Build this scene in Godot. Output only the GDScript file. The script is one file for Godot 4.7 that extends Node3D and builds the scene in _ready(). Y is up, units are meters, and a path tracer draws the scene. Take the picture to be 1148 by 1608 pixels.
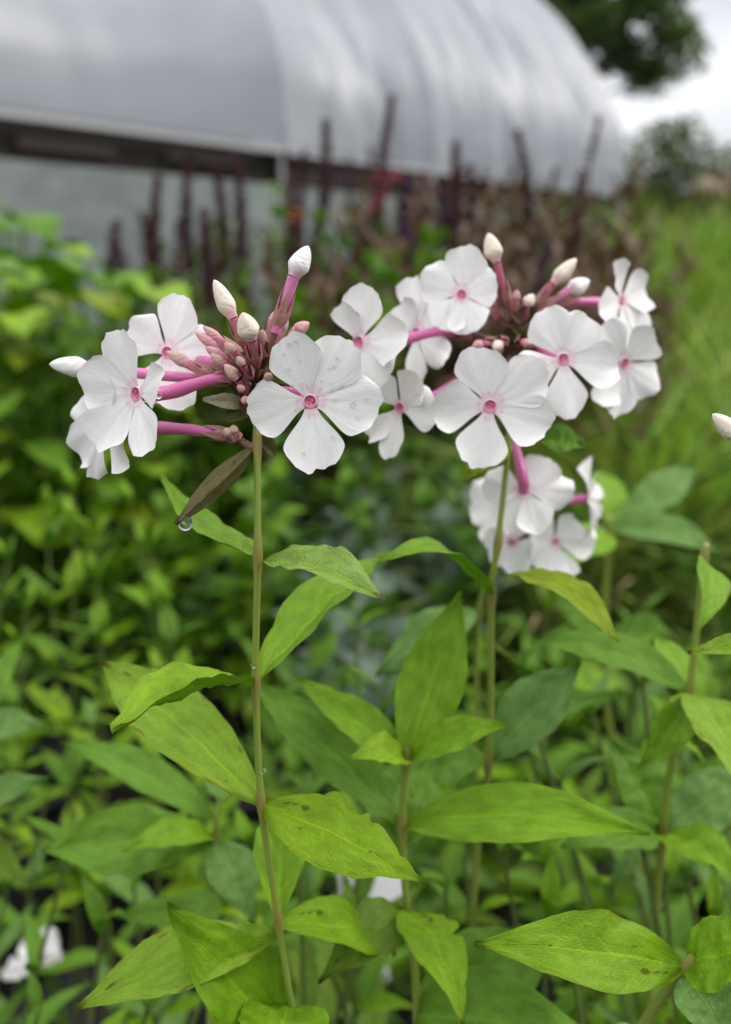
extends Node3D

var rng := RandomNumberGenerator.new()
var noise := FastNoiseLite.new()
var M := {}
var names := {}
var leaf_sets := {}
var sharp_petals := PackedVector3Array()

# ---------------------------------------------------------------- camera, sky, sun, exposure
func setup_view() -> void:
	var cam := Camera3D.new()
	cam.name = "camera"
	cam.position = Vector3(0, 0.75, 0)
	cam.rotation_degrees = Vector3(-15, 0, 0)
	cam.near = 0.02
	cam.far = 400.0
	var ca := CameraAttributesPhysical.new()
	ca.frustum_focal_length = 20.785
	ca.frustum_focus_distance = 0.1635
	ca.exposure_aperture = 7.2
	ca.frustum_near = 0.02
	ca.frustum_far = 400.0
	cam.attributes = ca
	cam.fov = 60.0
	add_child(cam)
	var env := Environment.new()
	env.background_mode = Environment.BG_SKY
	var sky := Sky.new()
	var pan := PanoramaSkyMaterial.new()
	pan.panorama = ImageTexture.create_from_image(sky_image())
	sky.sky_material = pan
	env.sky = sky
	env.tonemap_mode = Environment.TONE_MAPPER_LINEAR
	env.tonemap_exposure = 1.17
	env.sdfgi_enabled = true
	env.ssao_enabled = true
	env.ssil_enabled = true
	var we := WorldEnvironment.new()
	we.name = "world_environment"
	we.environment = env
	add_child(we)
	var sun := DirectionalLight3D.new()
	sun.name = "sun"
	sun.light_color = Color(1.0, 0.97, 0.93)
	sun.light_energy = 0.5
	sun.light_angular_distance = 15.0
	sun.shadow_enabled = true
	sun.rotation_degrees = Vector3(-44, 98, 0)
	add_child(sun)

func sky_image() -> Image:
	var w := 1024
	var h := 512
	var n := FastNoiseLite.new()
	n.seed = 11
	n.noise_type = FastNoiseLite.TYPE_SIMPLEX_SMOOTH
	n.fractal_octaves = 5
	n.frequency = 1.0
	var im := Image.create(w, h, false, Image.FORMAT_RGBF)
	for y in h:
		var el := PI * (0.5 - (y + 0.5) / h)
		for x in w:
			var az := TAU * x / w
			var d := Vector3(cos(el) * sin(az), sin(el), cos(el) * cos(az))
			var k := 1.0 / (0.18 + maxf(d.y, 0.0))
			var c := n.get_noise_3d(d.x * k * 0.55, d.y * 2.0, d.z * k * 0.55)
			var b := (0.64 + 1.12 * maxf(d.y, 0.0)) * clampf(1.0 + 0.75 * c, 0.72, 1.3)
			var t := clampf((b - 0.5) / 0.6, 0.0, 1.0)
			im.set_pixel(x, y, Color(b * lerpf(0.92, 0.985, t), b * lerpf(0.96, 0.995, t), b * lerpf(1.07, 1.02, t)))
	return im

# ---------------------------------------------------------------- helpers
func lin(r: float, g: float, b: float, a := 1.0) -> Color:
	var c := Color(r, g, b).linear_to_srgb()
	c.a = a
	return c

func mat(col: Color, rough := 0.7, spec := 0.4) -> StandardMaterial3D:
	var m := StandardMaterial3D.new()
	m.albedo_color = col
	m.roughness = rough
	m.metallic_specular = spec
	m.cull_mode = BaseMaterial3D.CULL_DISABLED
	return m

func numbered(called: String) -> String:
	if not names.has(called):
		names[called] = 0
		return called
	names[called] += 1
	return "%s_%03d" % [called, names[called]]

func thing(called: String, label: String, category: String, at := Vector3.ZERO, group := "") -> Node3D:
	var o := Node3D.new()
	o.name = numbered(called)
	o.position = at
	add_child(o)
	tag(o, label, category, group)
	return o

func tag(o: Node, label: String, category: String, group := "") -> void:
	o.set_meta("label", label)
	o.set_meta("category", category)
	if group != "":
		o.set_meta("group", group)

func part(called: String, mesh: Mesh, m: Material, parent: Node, at := Vector3.ZERO) -> MeshInstance3D:
	var o := MeshInstance3D.new()
	o.name = called
	o.mesh = mesh
	o.material_override = m
	o.position = at
	parent.add_child(o, true)
	return o

func structure(called: String, mesh: Mesh, m: Material) -> MeshInstance3D:
	var o := part(called, mesh, m, self)
	o.set_meta("kind", "structure")
	return o

func finish(v: PackedVector3Array, idx: PackedInt32Array, uv := PackedVector2Array(), col := PackedColorArray()) -> ArrayMesh:
	var nrm := PackedVector3Array()
	nrm.resize(v.size())
	for i in range(0, idx.size(), 3):
		var a := v[idx[i]]
		var fn := (v[idx[i + 2]] - a).cross(v[idx[i + 1]] - a)
		for k in 3:
			nrm[idx[i + k]] += fn
	for i in nrm.size():
		nrm[i] = nrm[i].normalized() if nrm[i].length_squared() > 1e-30 else Vector3.UP
	var arr := []
	arr.resize(Mesh.ARRAY_MAX)
	arr[Mesh.ARRAY_VERTEX] = v
	arr[Mesh.ARRAY_NORMAL] = nrm
	if uv.size() == v.size():
		arr[Mesh.ARRAY_TEX_UV] = uv
	if col.size() == v.size():
		arr[Mesh.ARRAY_COLOR] = col
	arr[Mesh.ARRAY_INDEX] = idx
	var am := ArrayMesh.new()
	am.add_surface_from_arrays(Mesh.PRIMITIVE_TRIANGLES, arr)
	return am

func grid_index(nu: int, nv: int, off := 0) -> PackedInt32Array:
	var idx := PackedInt32Array()
	for j in nv - 1:
		for i in nu - 1:
			var a := off + j * nu + i
			idx.append_array(PackedInt32Array([a, a + nu, a + 1, a + 1, a + nu, a + nu + 1]))
	return idx

func grid(v: PackedVector3Array, nu: int, nv: int, col := PackedColorArray()) -> ArrayMesh:
	var uv := PackedVector2Array()
	for j in nv:
		for i in nu:
			uv.append(Vector2(float(i) / (nu - 1), float(j) / (nv - 1)))
	return finish(v, grid_index(nu, nv), uv, col)

func smooth_path(p: Array, per := 5) -> PackedVector3Array:
	var out := PackedVector3Array()
	for i in p.size() - 1:
		var a: Vector3 = p[maxi(i - 1, 0)]
		var b: Vector3 = p[i]
		var c: Vector3 = p[i + 1]
		var d: Vector3 = p[mini(i + 2, p.size() - 1)]
		for k in per:
			out.append(b.cubic_interpolate(c, a, d, float(k) / per))
	out.append(p[-1])
	return out

# a swept round: pts in the parent's axes, radius and colour per point
func tube(pts: PackedVector3Array, rad: PackedFloat32Array, sides := 8, cols := PackedColorArray(), ridge := 0.0) -> ArrayMesh:
	var v := PackedVector3Array()
	var c := PackedColorArray()
	var n := pts.size()
	var x := Vector3.ZERO
	for j in n:
		var t := (pts[mini(j + 1, n - 1)] - pts[maxi(j - 1, 0)]).normalized()
		if j == 0:
			x = t.cross(Vector3.RIGHT if absf(t.x) < 0.8 else Vector3.UP).normalized()
		else:
			x = (x - t * x.dot(t)).normalized()
		var y := t.cross(x)
		for i in sides + 1:
			var a := TAU * i / sides
			var r := rad[j] * (1.0 + ridge * sin(a * 5.0 + j * 0.5))
			v.append(pts[j] + (x * cos(a) + y * sin(a)) * r)
			if cols.size():
				c.append(cols[j])
	return grid(v, sides + 1, n, c)

func even(n: int, a: float, b: float) -> PackedFloat32Array:
	var r := PackedFloat32Array()
	for i in n:
		r.append(lerpf(a, b, float(i) / maxi(n - 1, 1)))
	return r

func box(size: Vector3) -> BoxMesh:
	var b := BoxMesh.new()
	b.size = size
	return b

# ---------------------------------------------------------------- textures and materials
func leaf_images(seed_: int, spots: int, brown: float) -> Array:
	var w := 192
	var h := 384
	var n := FastNoiseLite.new()
	n.seed = seed_
	n.frequency = 0.02
	n.fractal_octaves = 4
	var r := RandomNumberGenerator.new()
	r.seed = seed_
	var marks := []
	for k in spots:
		marks.append([r.randf_range(0.1, 0.9), r.randf_range(0.1, 0.92), r.randf_range(0.002, 0.012) + (0.02 if k == 0 else 0.0)])
	var im := Image.create(w, h, false, Image.FORMAT_RGB8)
	var hm := Image.create(w, h, false, Image.FORMAT_RGB8)
	for y in h:
		var v := (y + 0.5) / h
		for x in w:
			var u := (x + 0.5) / w
			var au := absf(u - 0.5) * 2.0
			var g := n.get_noise_2d(x * 1.5, y * 0.75)
			var fine := n.get_noise_2d(x * 9.0 + 500.0, y * 5.0)
			var mid := exp(-pow(au / (0.045 * (1.25 - v)), 2.0))
			var side := fposmod(v * 10.0 - au * 1.5 + g * 0.35 + (0.31 if u > 0.5 else 0.0), 1.0)
			var vein := exp(-pow((side - 0.5) / 0.07, 2.0)) * (1.0 - au * 0.6) * smoothstep(0.02, 0.15, v)
			var base := 0.80 + 0.10 * g + 0.06 * fine
			var c := Color(base, base, base * 0.97)
			c = c.lerp(Color(1.0, 0.99, 0.86), 0.20 * vein + 0.6 * mid)
			if brown > 0.0:
				var edge := smoothstep(1.02, 1.22, au + 0.75 * g) * brown
				var tip := smoothstep(0.95, 0.99, v + 0.05 * g) * brown
				c = c.lerp(Color(0.62, 0.40, 0.38), clampf(maxf(edge * 0.6, tip), 0.0, 1.0))
			for m in marks:
				var d := Vector2((u - m[0]) * 0.5, v - m[1]).length() + 0.016 * fine + 0.012 * g
				c = c.lerp(Color(0.55, 0.43, 0.42), 0.8 * (1.0 - smoothstep(m[2] * 0.7, m[2] * 1.2, d)))
			im.set_pixel(x, y, c)
			var hh := clampf(0.6 - 0.36 * vein - 0.45 * mid + 0.20 * g + 0.20 * fine, 0.0, 1.0)
			hm.set_pixel(x, y, Color(hh, hh, hh))
	return [ImageTexture.create_from_image(im), ImageTexture.create_from_image(hm)]

func petal_image() -> Image:
	var w := 256
	var h := 256
	var n := FastNoiseLite.new()
	n.seed = 5
	n.frequency = 0.03
	n.fractal_octaves = 3
	var r := RandomNumberGenerator.new()
	r.seed = 8
	var im := Image.create(w, h, false, Image.FORMAT_RGB8)
	var dashes := []
	for k in 6:
		dashes.append([0.16 + 0.136 * k + r.randf_range(-0.03, 0.03), r.randf_range(0.09, 0.13), r.randf_range(0.02, 0.045), r.randf_range(0.25, 0.6)])
	for y in h:
		var v := (y + 0.5) / h
		for x in w:
			var u := (x + 0.5) / w
			var st := n.get_noise_2d(x * 2.2, y * 0.16)
			var g := n.get_noise_2d(x * 0.6 + 90.0, y * 0.6)
			var b := 0.965 + 0.03 * st + 0.015 * g
			var c := Color(b, b * 0.995, b * 0.99)
			c = c.lerp(Color(0.97, 0.80, 0.86), clampf(0.5 * (1.0 - smoothstep(0.02, 0.24 + 0.10 * st, v)), 0.0, 1.0))
			c = c.lerp(Color(0.93, 0.62, 0.70), 1.0 - smoothstep(0.0, 0.03, v))
			for d in dashes:
				var du: float = (u - d[0]) / 0.022
				var dv: float = (v - d[1]) / d[2]
				c = c.lerp(Color(0.80, 0.35, 0.58), d[3] * exp(-du * du - dv * dv))
			im.set_pixel(x, y, c)
	return im

func petal_relief() -> Image:
	# fine veins that fan out along the petal, and shallow creases across
	var n := FastNoiseLite.new()
	n.seed = 51
	n.frequency = 0.03
	n.fractal_octaves = 4
	var im := Image.create(256, 256, false, Image.FORMAT_RGB8)
	for y in 256:
		for x in 256:
			var h := 0.5 + 0.5 * n.get_noise_2d(x * 3.0, y * 0.14) + 0.3 * n.get_noise_2d(x * 0.7 + 300.0, y * 0.7)
			h = clampf(h, 0.0, 1.0)
			im.set_pixel(x, y, Color(h, h, h))
	return im

func noise_tex(seed_: int, freq: float, lo: float, hi: float, size := 256) -> ImageTexture:
	var n := FastNoiseLite.new()
	n.seed = seed_
	n.frequency = freq
	n.fractal_octaves = 5
	var im := Image.create(size, size, false, Image.FORMAT_RGB8)
	for y in size:
		for x in size:
			var a := TAU * x / size
			var b := TAU * y / size
			var k := size / TAU
			var g := n.get_noise_3d(cos(a) * k, sin(a) * k + cos(b) * k, sin(b) * k) * 0.5 + 0.5
			var c := lerpf(lo, hi, clampf(g, 0.0, 1.0))
			im.set_pixel(x, y, Color(c, c, c))
	return ImageTexture.create_from_image(im)

func leaf_mat(tex: Array, col: Color, rough := 0.46) -> StandardMaterial3D:
	var m := mat(col, rough, 0.45 if rough > 0.48 else 0.27)
	m.albedo_texture = tex[0]
	m.heightmap_enabled = true
	m.heightmap_texture = tex[1]
	m.heightmap_scale = 0.03
	m.backlight_enabled = true
	m.backlight = Color(0.42, 0.55, 0.16)
	return m

func make_materials() -> void:
	var clean := leaf_images(3, 0, 0.0)
	var worn := leaf_images(17, 7, 0.5)
	var tipped := leaf_images(29, 3, 1.0)
	M.bright = leaf_mat(clean, lin(0.225, 0.43, 0.018))
	M.bright_worn = leaf_mat(worn, lin(0.235, 0.43, 0.016))
	M.bright_tip = leaf_mat(tipped, lin(0.26, 0.44, 0.03))
	M.lime = leaf_mat(clean, lin(0.30, 0.50, 0.025))
	M.lime_worn = leaf_mat(worn, lin(0.235, 0.41, 0.01))
	M.mid = leaf_mat(clean, lin(0.16, 0.335, 0.03))
	M.mid_worn = leaf_mat(tipped, lin(0.18, 0.31, 0.03))
	M.blue = leaf_mat(clean, lin(0.17, 0.33, 0.075), 0.47)
	M.glaucous = leaf_mat(clean, lin(0.16, 0.23, 0.17), 0.55)
	M.olive = leaf_mat(clean, lin(0.27, 0.38, 0.01))
	M.wet = leaf_mat(tipped, lin(0.25, 0.43, 0.025), 0.16)
	M.wet.metallic_specular = 0.55
	M.bract = leaf_mat(worn, lin(0.17, 0.15, 0.06), 0.45)
	M.bract_pale = leaf_mat(clean, lin(0.55, 0.50, 0.36), 0.6)
	M.purple_leaf = leaf_mat(clean, lin(0.20, 0.10, 0.08), 0.55)
	M.brown_leaf = leaf_mat(clean, lin(0.29, 0.175, 0.115), 0.6)
	M.dry = leaf_mat(worn, lin(0.34, 0.22, 0.14), 0.7)
	var p := mat(lin(0.90, 0.895, 0.895), 0.55, 0.35)
	p.albedo_texture = ImageTexture.create_from_image(petal_image())
	p.heightmap_enabled = true
	p.heightmap_texture = ImageTexture.create_from_image(petal_relief())
	p.heightmap_scale = 0.0045
	p.backlight_enabled = true
	p.backlight = Color(0.5, 0.5, 0.5)
	M.petal = p
	M.throat = mat(lin(0.66, 0.13, 0.19), 0.5)
	M.throat.backlight_enabled = true
	M.throat.backlight = Color(0.5, 0.3, 0.3)
	M.stamen = mat(lin(0.66, 0.16, 0.20), 0.6)
	var t := mat(lin(0.60, 0.13, 0.34), 0.35, 0.5)
	t.backlight_enabled = true
	t.backlight = Color(0.4, 0.2, 0.3)
	M.tube = t
	var vc := mat(Color.WHITE, 0.5, 0.45)
	vc.vertex_color_use_as_albedo = true
	vc.heightmap_enabled = true
	vc.heightmap_texture = noise_tex(21, 0.05, 0.0, 1.0, 128)
	vc.heightmap_scale = 0.02
	M.dyed = vc
	var w := StandardMaterial3D.new()
	w.albedo_color = Color(1, 1, 1, 0.0)
	w.roughness = 0.0
	w.metallic_specular = 0.5
	w.refraction_enabled = true
	w.refraction_scale = 0.033
	w.transparency = BaseMaterial3D.TRANSPARENCY_ALPHA
	M.water = w
	var pot := mat(lin(0.018, 0.018, 0.019), 0.5)
	pot.roughness_texture = noise_tex(31, 0.04, 0.6, 1.0, 128)
	M.pot = pot
	var soil := mat(lin(0.045, 0.032, 0.022), 0.95)
	soil.albedo_texture = noise_tex(33, 0.12, 0.3, 1.0)
	soil.uv1_triplanar = true
	soil.uv1_scale = Vector3(8, 8, 8)
	M.soil = soil
	var fabric := mat(lin(0.035, 0.034, 0.033), 0.9)
	fabric.albedo_texture = noise_tex(35, 0.03, 0.45, 1.0)
	fabric.uv1_world_triplanar = true
	fabric.uv1_triplanar = true
	fabric.uv1_scale = Vector3(1.5, 1.5, 1.5)
	M.fabric = fabric
	var earth := mat(lin(0.10, 0.12, 0.05), 0.95)
	earth.albedo_texture = noise_tex(37, 0.03, 0.4, 1.0)
	earth.uv1_world_triplanar = true
	earth.uv1_triplanar = true
	earth.uv1_scale = Vector3(0.4, 0.4, 0.4)
	M.earth = earth
	var film := mat(lin(0.405, 0.43, 0.475), 0.42, 0.45)
	film.albedo_texture = noise_tex(39, 0.02, 0.82, 1.0)
	film.uv1_triplanar = true
	film.uv1_scale = Vector3(0.35, 0.8, 0.35)
	film.backlight_enabled = true
	film.backlight = Color(0.5, 0.5, 0.5)
	M.film = film
	var skirt := mat(lin(0.27, 0.31, 0.30), 0.4, 0.5)
	skirt.albedo_texture = noise_tex(40, 0.03, 0.7, 1.0)
	skirt.uv1_triplanar = true
	M.skirt = skirt
	M.net_shade = mat(lin(0.022, 0.018, 0.014), 0.9)  # near-black: the shade of the tunnel's inside is put into this colour
	M.wood = mat(lin(0.045, 0.034, 0.026), 0.8)
	M.steel = mat(lin(0.45, 0.45, 0.45), 0.4)
	M.steel.metallic = 0.8
	M.label_white = mat(lin(0.72, 0.72, 0.72), 0.45)
	M.bark = mat(lin(0.08, 0.06, 0.045), 0.9)
	M.tree_leaf = mat(lin(0.07, 0.11, 0.045), 0.6)
	M.tree_leaf.backlight_enabled = true
	M.tree_leaf.backlight = Color(0.3, 0.4, 0.1)
	M.hedge_leaf = mat(lin(0.10, 0.155, 0.035), 0.6)
	M.hedge_brown = mat(lin(0.16, 0.11, 0.06), 0.7)
	M.grass = mat(Color.WHITE, 0.55)
	M.grass.vertex_color_use_as_albedo = true
	M.grass.backlight_enabled = true
	M.grass.backlight = Color(0.4, 0.5, 0.2)
	M.spike = mat(lin(0.12, 0.055, 0.075), 0.7)
	M.spike_brown = mat(lin(0.125, 0.058, 0.055), 0.75)
	M.spike_violet = mat(lin(0.11, 0.05, 0.12), 0.7)
	M.orange = mat(lin(0.50, 0.15, 0.05), 0.6)
	M.crimson = mat(lin(0.42, 0.06, 0.13), 0.6)
	M.blossom = mat(lin(0.62, 0.50, 0.45), 0.7)

# ---------------------------------------------------------------- leaves
# profile from base (0) to tip (1), widest at `peak`
func leaf_width(v: float, peak: float, a: float) -> float:
	if v <= 0.0 or v >= 1.0:
		return 0.0
	if v < peak:
		return pow(sin(PI * 0.5 * v / peak), a)
	return pow(sin(PI * 0.5 * (1.0 - v) / (1.0 - peak)), 1.25)

func leaf_mesh(b: Vector3, t: Vector3, w: float, up: Vector3, o := {}, nu := 11, nv := 30) -> ArrayMesh:
	var ax := (t - b).normalized()
	var ln := (t - b).length()
	var s0 := ax.cross(up).normalized()
	var n0 := s0.cross(ax)
	var arch: float = o.get("arch", 0.06)
	var curl: float = o.get("curl", 0.0)
	var fold: float = tan(deg_to_rad(minf(o.get("fold", 14.0) * 1.35, 60.0)))
	var twist: float = deg_to_rad(o.get("twist", 0.0))
	var wav: float = o.get("wav", 0.03)
	var peak: float = o.get("peak", 0.40)
	var pw: float = o.get("a", 0.85)
	var bite: float = o.get("bite", 0.0)
	var sway: float = o.get("sway", 0.0)
	var ph: float = o.get("ph", b.x * 900.0 + t.y * 700.0)
	var bite_side: float = o.get("bite_side", 1.0)
	var v3 := PackedVector3Array()
	for j in nv:
		var v := float(j) / (nv - 1)
		var tw := twist * (v - 0.3)
		var s := s0 * cos(tw) + n0 * sin(tw)
		var n := n0 * cos(tw) - s0 * sin(tw)
		var c := b + ax * ln * v + n0 * ln * (arch * 4.0 * v * (1.0 - v) + curl * sin(v * TAU) * 0.5) + s0 * ln * sway * sin(v * PI)
		var hw := w * 0.5 * leaf_width(v, peak, pw) + 0.0004
		for i in nu:
			var u := 2.0 * i / (nu - 1) - 1.0
			var k := hw
			if bite > 0.0 and u * bite_side > 0.0:
				k *= 1.0 - bite * smoothstep(0.05, 0.35, noise.get_noise_2d(v * 750.0 + ph * 7.0, 3.0))
			k *= 1.0 + 0.06 * noise.get_noise_2d(v * 700.0, ph * 31.0 + signf(u) * 50.0)
			var lift := absf(u) * k * fold * (1.0 - 0.35 * absf(u)) + wav * w * sin(v * 11.0 + ph + (1.3 if u > 0.0 else 0.0)) * u * u
			lift += w * 0.10 * noise.get_noise_2d(v * 420.0 + ph * 40.0, u * 70.0)
			v3.append(c + s * u * k + n * lift)
	return grid(v3, nu, nv)

func leaf(parent: Node3D, b: Vector3, t: Vector3, w: float, up: Vector3, m: Material, o := {}) -> MeshInstance3D:
	return part("leaf", leaf_mesh(b - parent.position, t - parent.position, w * (0.82 if w > 0.009 else 1.0), up, o), m, parent)

func make_leaf_sets() -> void:
	var shapes := {
		"phlox": [0.27, 0.40, 0.72, 0.10, 16.0, 0.03],
		"narrow": [0.15, 0.42, 0.7, 0.08, 14.0, 0.03],
		"broad": [0.55, 0.42, 0.62, 0.12, 14.0, 0.05],
		"hosta": [0.72, 0.40, 0.55, 0.16, 16.0, 0.05],
		"paddle": [0.36, 0.58, 0.75, 0.08, 12.0, 0.03],
	}
	for k in shapes:
		var q: Array = shapes[k]
		var set_ := []
		for i in 4:
			set_.append(leaf_mesh(Vector3.ZERO, Vector3(0, 0, -1), q[0] * rng.randf_range(0.85, 1.15), Vector3.UP, {"peak": q[1], "a": q[2], "arch": q[3] * rng.randf_range(0.3, 1.7), "fold": q[4] * rng.randf_range(0.6, 1.3), "wav": q[5], "twist": rng.randf_range(-25, 25), "sway": rng.randf_range(-0.05, 0.05), "ph": rng.randf() * 10.0}, 7, 12))
		leaf_sets[k] = set_

func place_leaf(parent: Node3D, kind: String, at: Vector3, dir: Vector3, ln: float, m: Material, up := Vector3.UP) -> void:
	var set_: Array = leaf_sets[kind]
	var o := part("leaf", set_[rng.randi() % set_.size()], m, parent, at)
	var d := dir.normalized()
	if absf(d.dot(up)) > 0.97:
		up = Vector3(0.3, 0.2, 1).normalized()
	var s := d.cross(up).normalized()
	var n := s.cross(d)
	o.transform = Transform3D(Basis(s * ln, n * ln, -d * ln), at)

# an upright shoot with opposite leaf pairs; base and top in the parent's axes
func shoot(parent: Node3D, base: Vector3, top: Vector3, pairs: int, ln: float, kind: String, mats: Array, o := {}) -> void:
	var bend: Vector3 = Vector3(rng.randf_range(-1, 1), 0, rng.randf_range(-1, 1)) * 0.03 * (top - base).length()
	var pts := smooth_path([base, base.lerp(top, 0.35) + bend, base.lerp(top, 0.7) + bend * 0.7, top], 4)
	var r: float = o.get("r", 0.0016)
	var cols := PackedColorArray()
	var sc: Color = o.get("stem", Color(0.10, 0.13, 0.035))
	for i in pts.size():
		cols.append(sc)
	part("stem", tube(pts, even(pts.size(), r, r * 0.6), 6, cols), M.dyed, parent)
	var from: float = o.get("from", 0.2)
	var az := rng.randf() * TAU
	for k in pairs:
		var f := lerpf(from, 1.0, float(k) / maxi(pairs - 1, 1))
		var p := pts[mini(int(f * (pts.size() - 1)), pts.size() - 1)]
		az += PI * 0.5 + rng.randf_range(-0.25, 0.25)
		var grow := 1.0 - 0.55 * pow(maxf(f - 0.55, 0.0) / 0.45, 1.6)
		var el := lerpf(o.get("low", 0.15), o.get("high", 0.95), pow(f, 2.0))
		for s in o.get("whorl", 2):
			var a: float = az + TAU * s / o.get("whorl", 2) + rng.randf_range(-0.2, 0.2)
			var e := el + rng.randf_range(-0.25, 0.2)
			place_leaf(parent, kind, p, Vector3(cos(a) * cos(e), sin(e), sin(a) * cos(e)), ln * grow * rng.randf_range(0.8, 1.15), mats[rng.randi() % mats.size()])

# ---------------------------------------------------------------- phlox flowers
func petal_mesh(c: Vector3, tip: Vector3, n: Vector3, w: float, sd: int) -> ArrayMesh:
	var r := RandomNumberGenerator.new()
	r.seed = sd
	var a := tip - c
	var ln := a.length()
	a /= ln
	var s := a.cross(n).normalized()
	var z := s.cross(a)
	var nu := 15
	var nv := 16
	var p1 := r.randf() * TAU
	var p2 := r.randf() * TAU
	var skew := r.randf_range(-0.07, 0.07)
	var wild := 1.0 if sd / 7 == 487 else 2.2
	var wav := r.randf_range(0.014, 0.038) * ln * wild
	var roll := r.randf_range(-0.07, 0.10) * ln * wild
	var nick := r.randf_range(-0.8, 0.8)
	var deep := r.randf_range(0.0, 0.07) * (1.0 if r.randf() < 0.5 else 0.2)
	var v3 := PackedVector3Array()
	for j in nv:
		var v := float(j) / (nv - 1)
		var hw := w * 0.5 * (0.20 + 0.86 * smoothstep(-0.06, 0.88, v) - 0.12 * smoothstep(0.82, 1.05, v))
		for i in nu:
			var u := 2.0 * i / (nu - 1) - 1.0
			var edge := 1.0 - 0.24 * pow(absf(u), 2.6) + skew * u + 0.022 * sin(u * 5.0 + p1) + 0.012 * sin(u * 13.0 + p2) - deep * exp(-pow((u - nick) / 0.13, 2.0))
			var rr := lerpf(0.095 * ln, ln * edge, v)
			var lift := 0.035 * ln * u * v + wav * sin(u * 3.6 + p1) * v * v - 0.012 * ln * exp(-u * u * 30.0) * v
			lift += roll * v * v * v * (u * u + 0.3) - 0.03 * ln * (1.0 - v) * (1.0 - v)
			lift += 0.010 * ln * sin(u * 9.0 + p2 + v * 3.0) * v * (1.0 - 0.4 * v)
			v3.append(a * rr + s * u * hw + z * lift)
	return grid(v3, nu, nv)

func calyx_mesh(pts: PackedVector3Array, r: float) -> ArrayMesh:
	# five fused sepals with free pointed teeth along the given path
	var v := PackedVector3Array()
	var col := PackedColorArray()
	var n := pts.size()
	var t := (pts[-1] - pts[0]).normalized()
	var x := t.cross(Vector3.UP if absf(t.y) < 0.8 else Vector3.RIGHT).normalized()
	var y := t.cross(x)
	var sides := 20
	for j in n:
		var f := float(j) / (n - 1)
		for i in sides + 1:
			var a := TAU * i / sides
			var tooth := absf(fposmod(a * 5.0 / TAU, 1.0) - 0.5) * 2.0
			var g := minf(f, 1.0 - 0.42 * tooth) if f > 0.5 else f
			var at := pts[0].lerp(pts[-1], 0.0)
			var q := g * (n - 1)
			var k := mini(int(q), n - 2)
			at = pts[k].lerp(pts[k + 1], q - k)
			var rr := r * (0.45 + 0.75 * smoothstep(0.0, 0.5, g) + 0.12 * smoothstep(0.6, 1.0, g)) * (1.0 + 0.12 * cos(a * 5.0))
			v.append(at + (x * cos(a) + y * sin(a)) * rr)
			var cc := Color(0.20, 0.12, 0.07).lerp(Color(0.33, 0.12, 0.14), smoothstep(0.1, 0.6, g)).lerp(Color(0.46, 0.26, 0.20), smoothstep(0.7, 1.0, g))
			col.append(cc.lerp(Color(0.40, 0.27, 0.17), 0.5 * (0.5 + 0.5 * cos(a * 5.0))))
	return grid(v, sides + 1, n, col)

func sub_path(p: PackedVector3Array, a: float, b: float, n: int) -> PackedVector3Array:
	var out := PackedVector3Array()
	for i in n:
		var f := lerpf(a, b, float(i) / (n - 1)) * (p.size() - 1)
		var k := mini(int(f), p.size() - 2)
		out.append(p[k].lerp(p[k + 1], f - k))
	return out

func pedicel(parent: Node3D, hub: Vector3, cb: Vector3, dir: Vector3) -> void:
	var d := (cb - hub).length()
	var pts := smooth_path([hub, hub.lerp(cb, 0.5) + Vector3(0, -0.06, 0) * d, cb - dir * d * 0.12, cb], 3)
	var cols := PackedColorArray()
	for i in pts.size():
		cols.append(Color(0.16, 0.07, 0.055))
	part("pedicel", tube(pts, even(pts.size(), 0.00065, 0.0006), 7, cols), M.dyed, parent)

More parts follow.
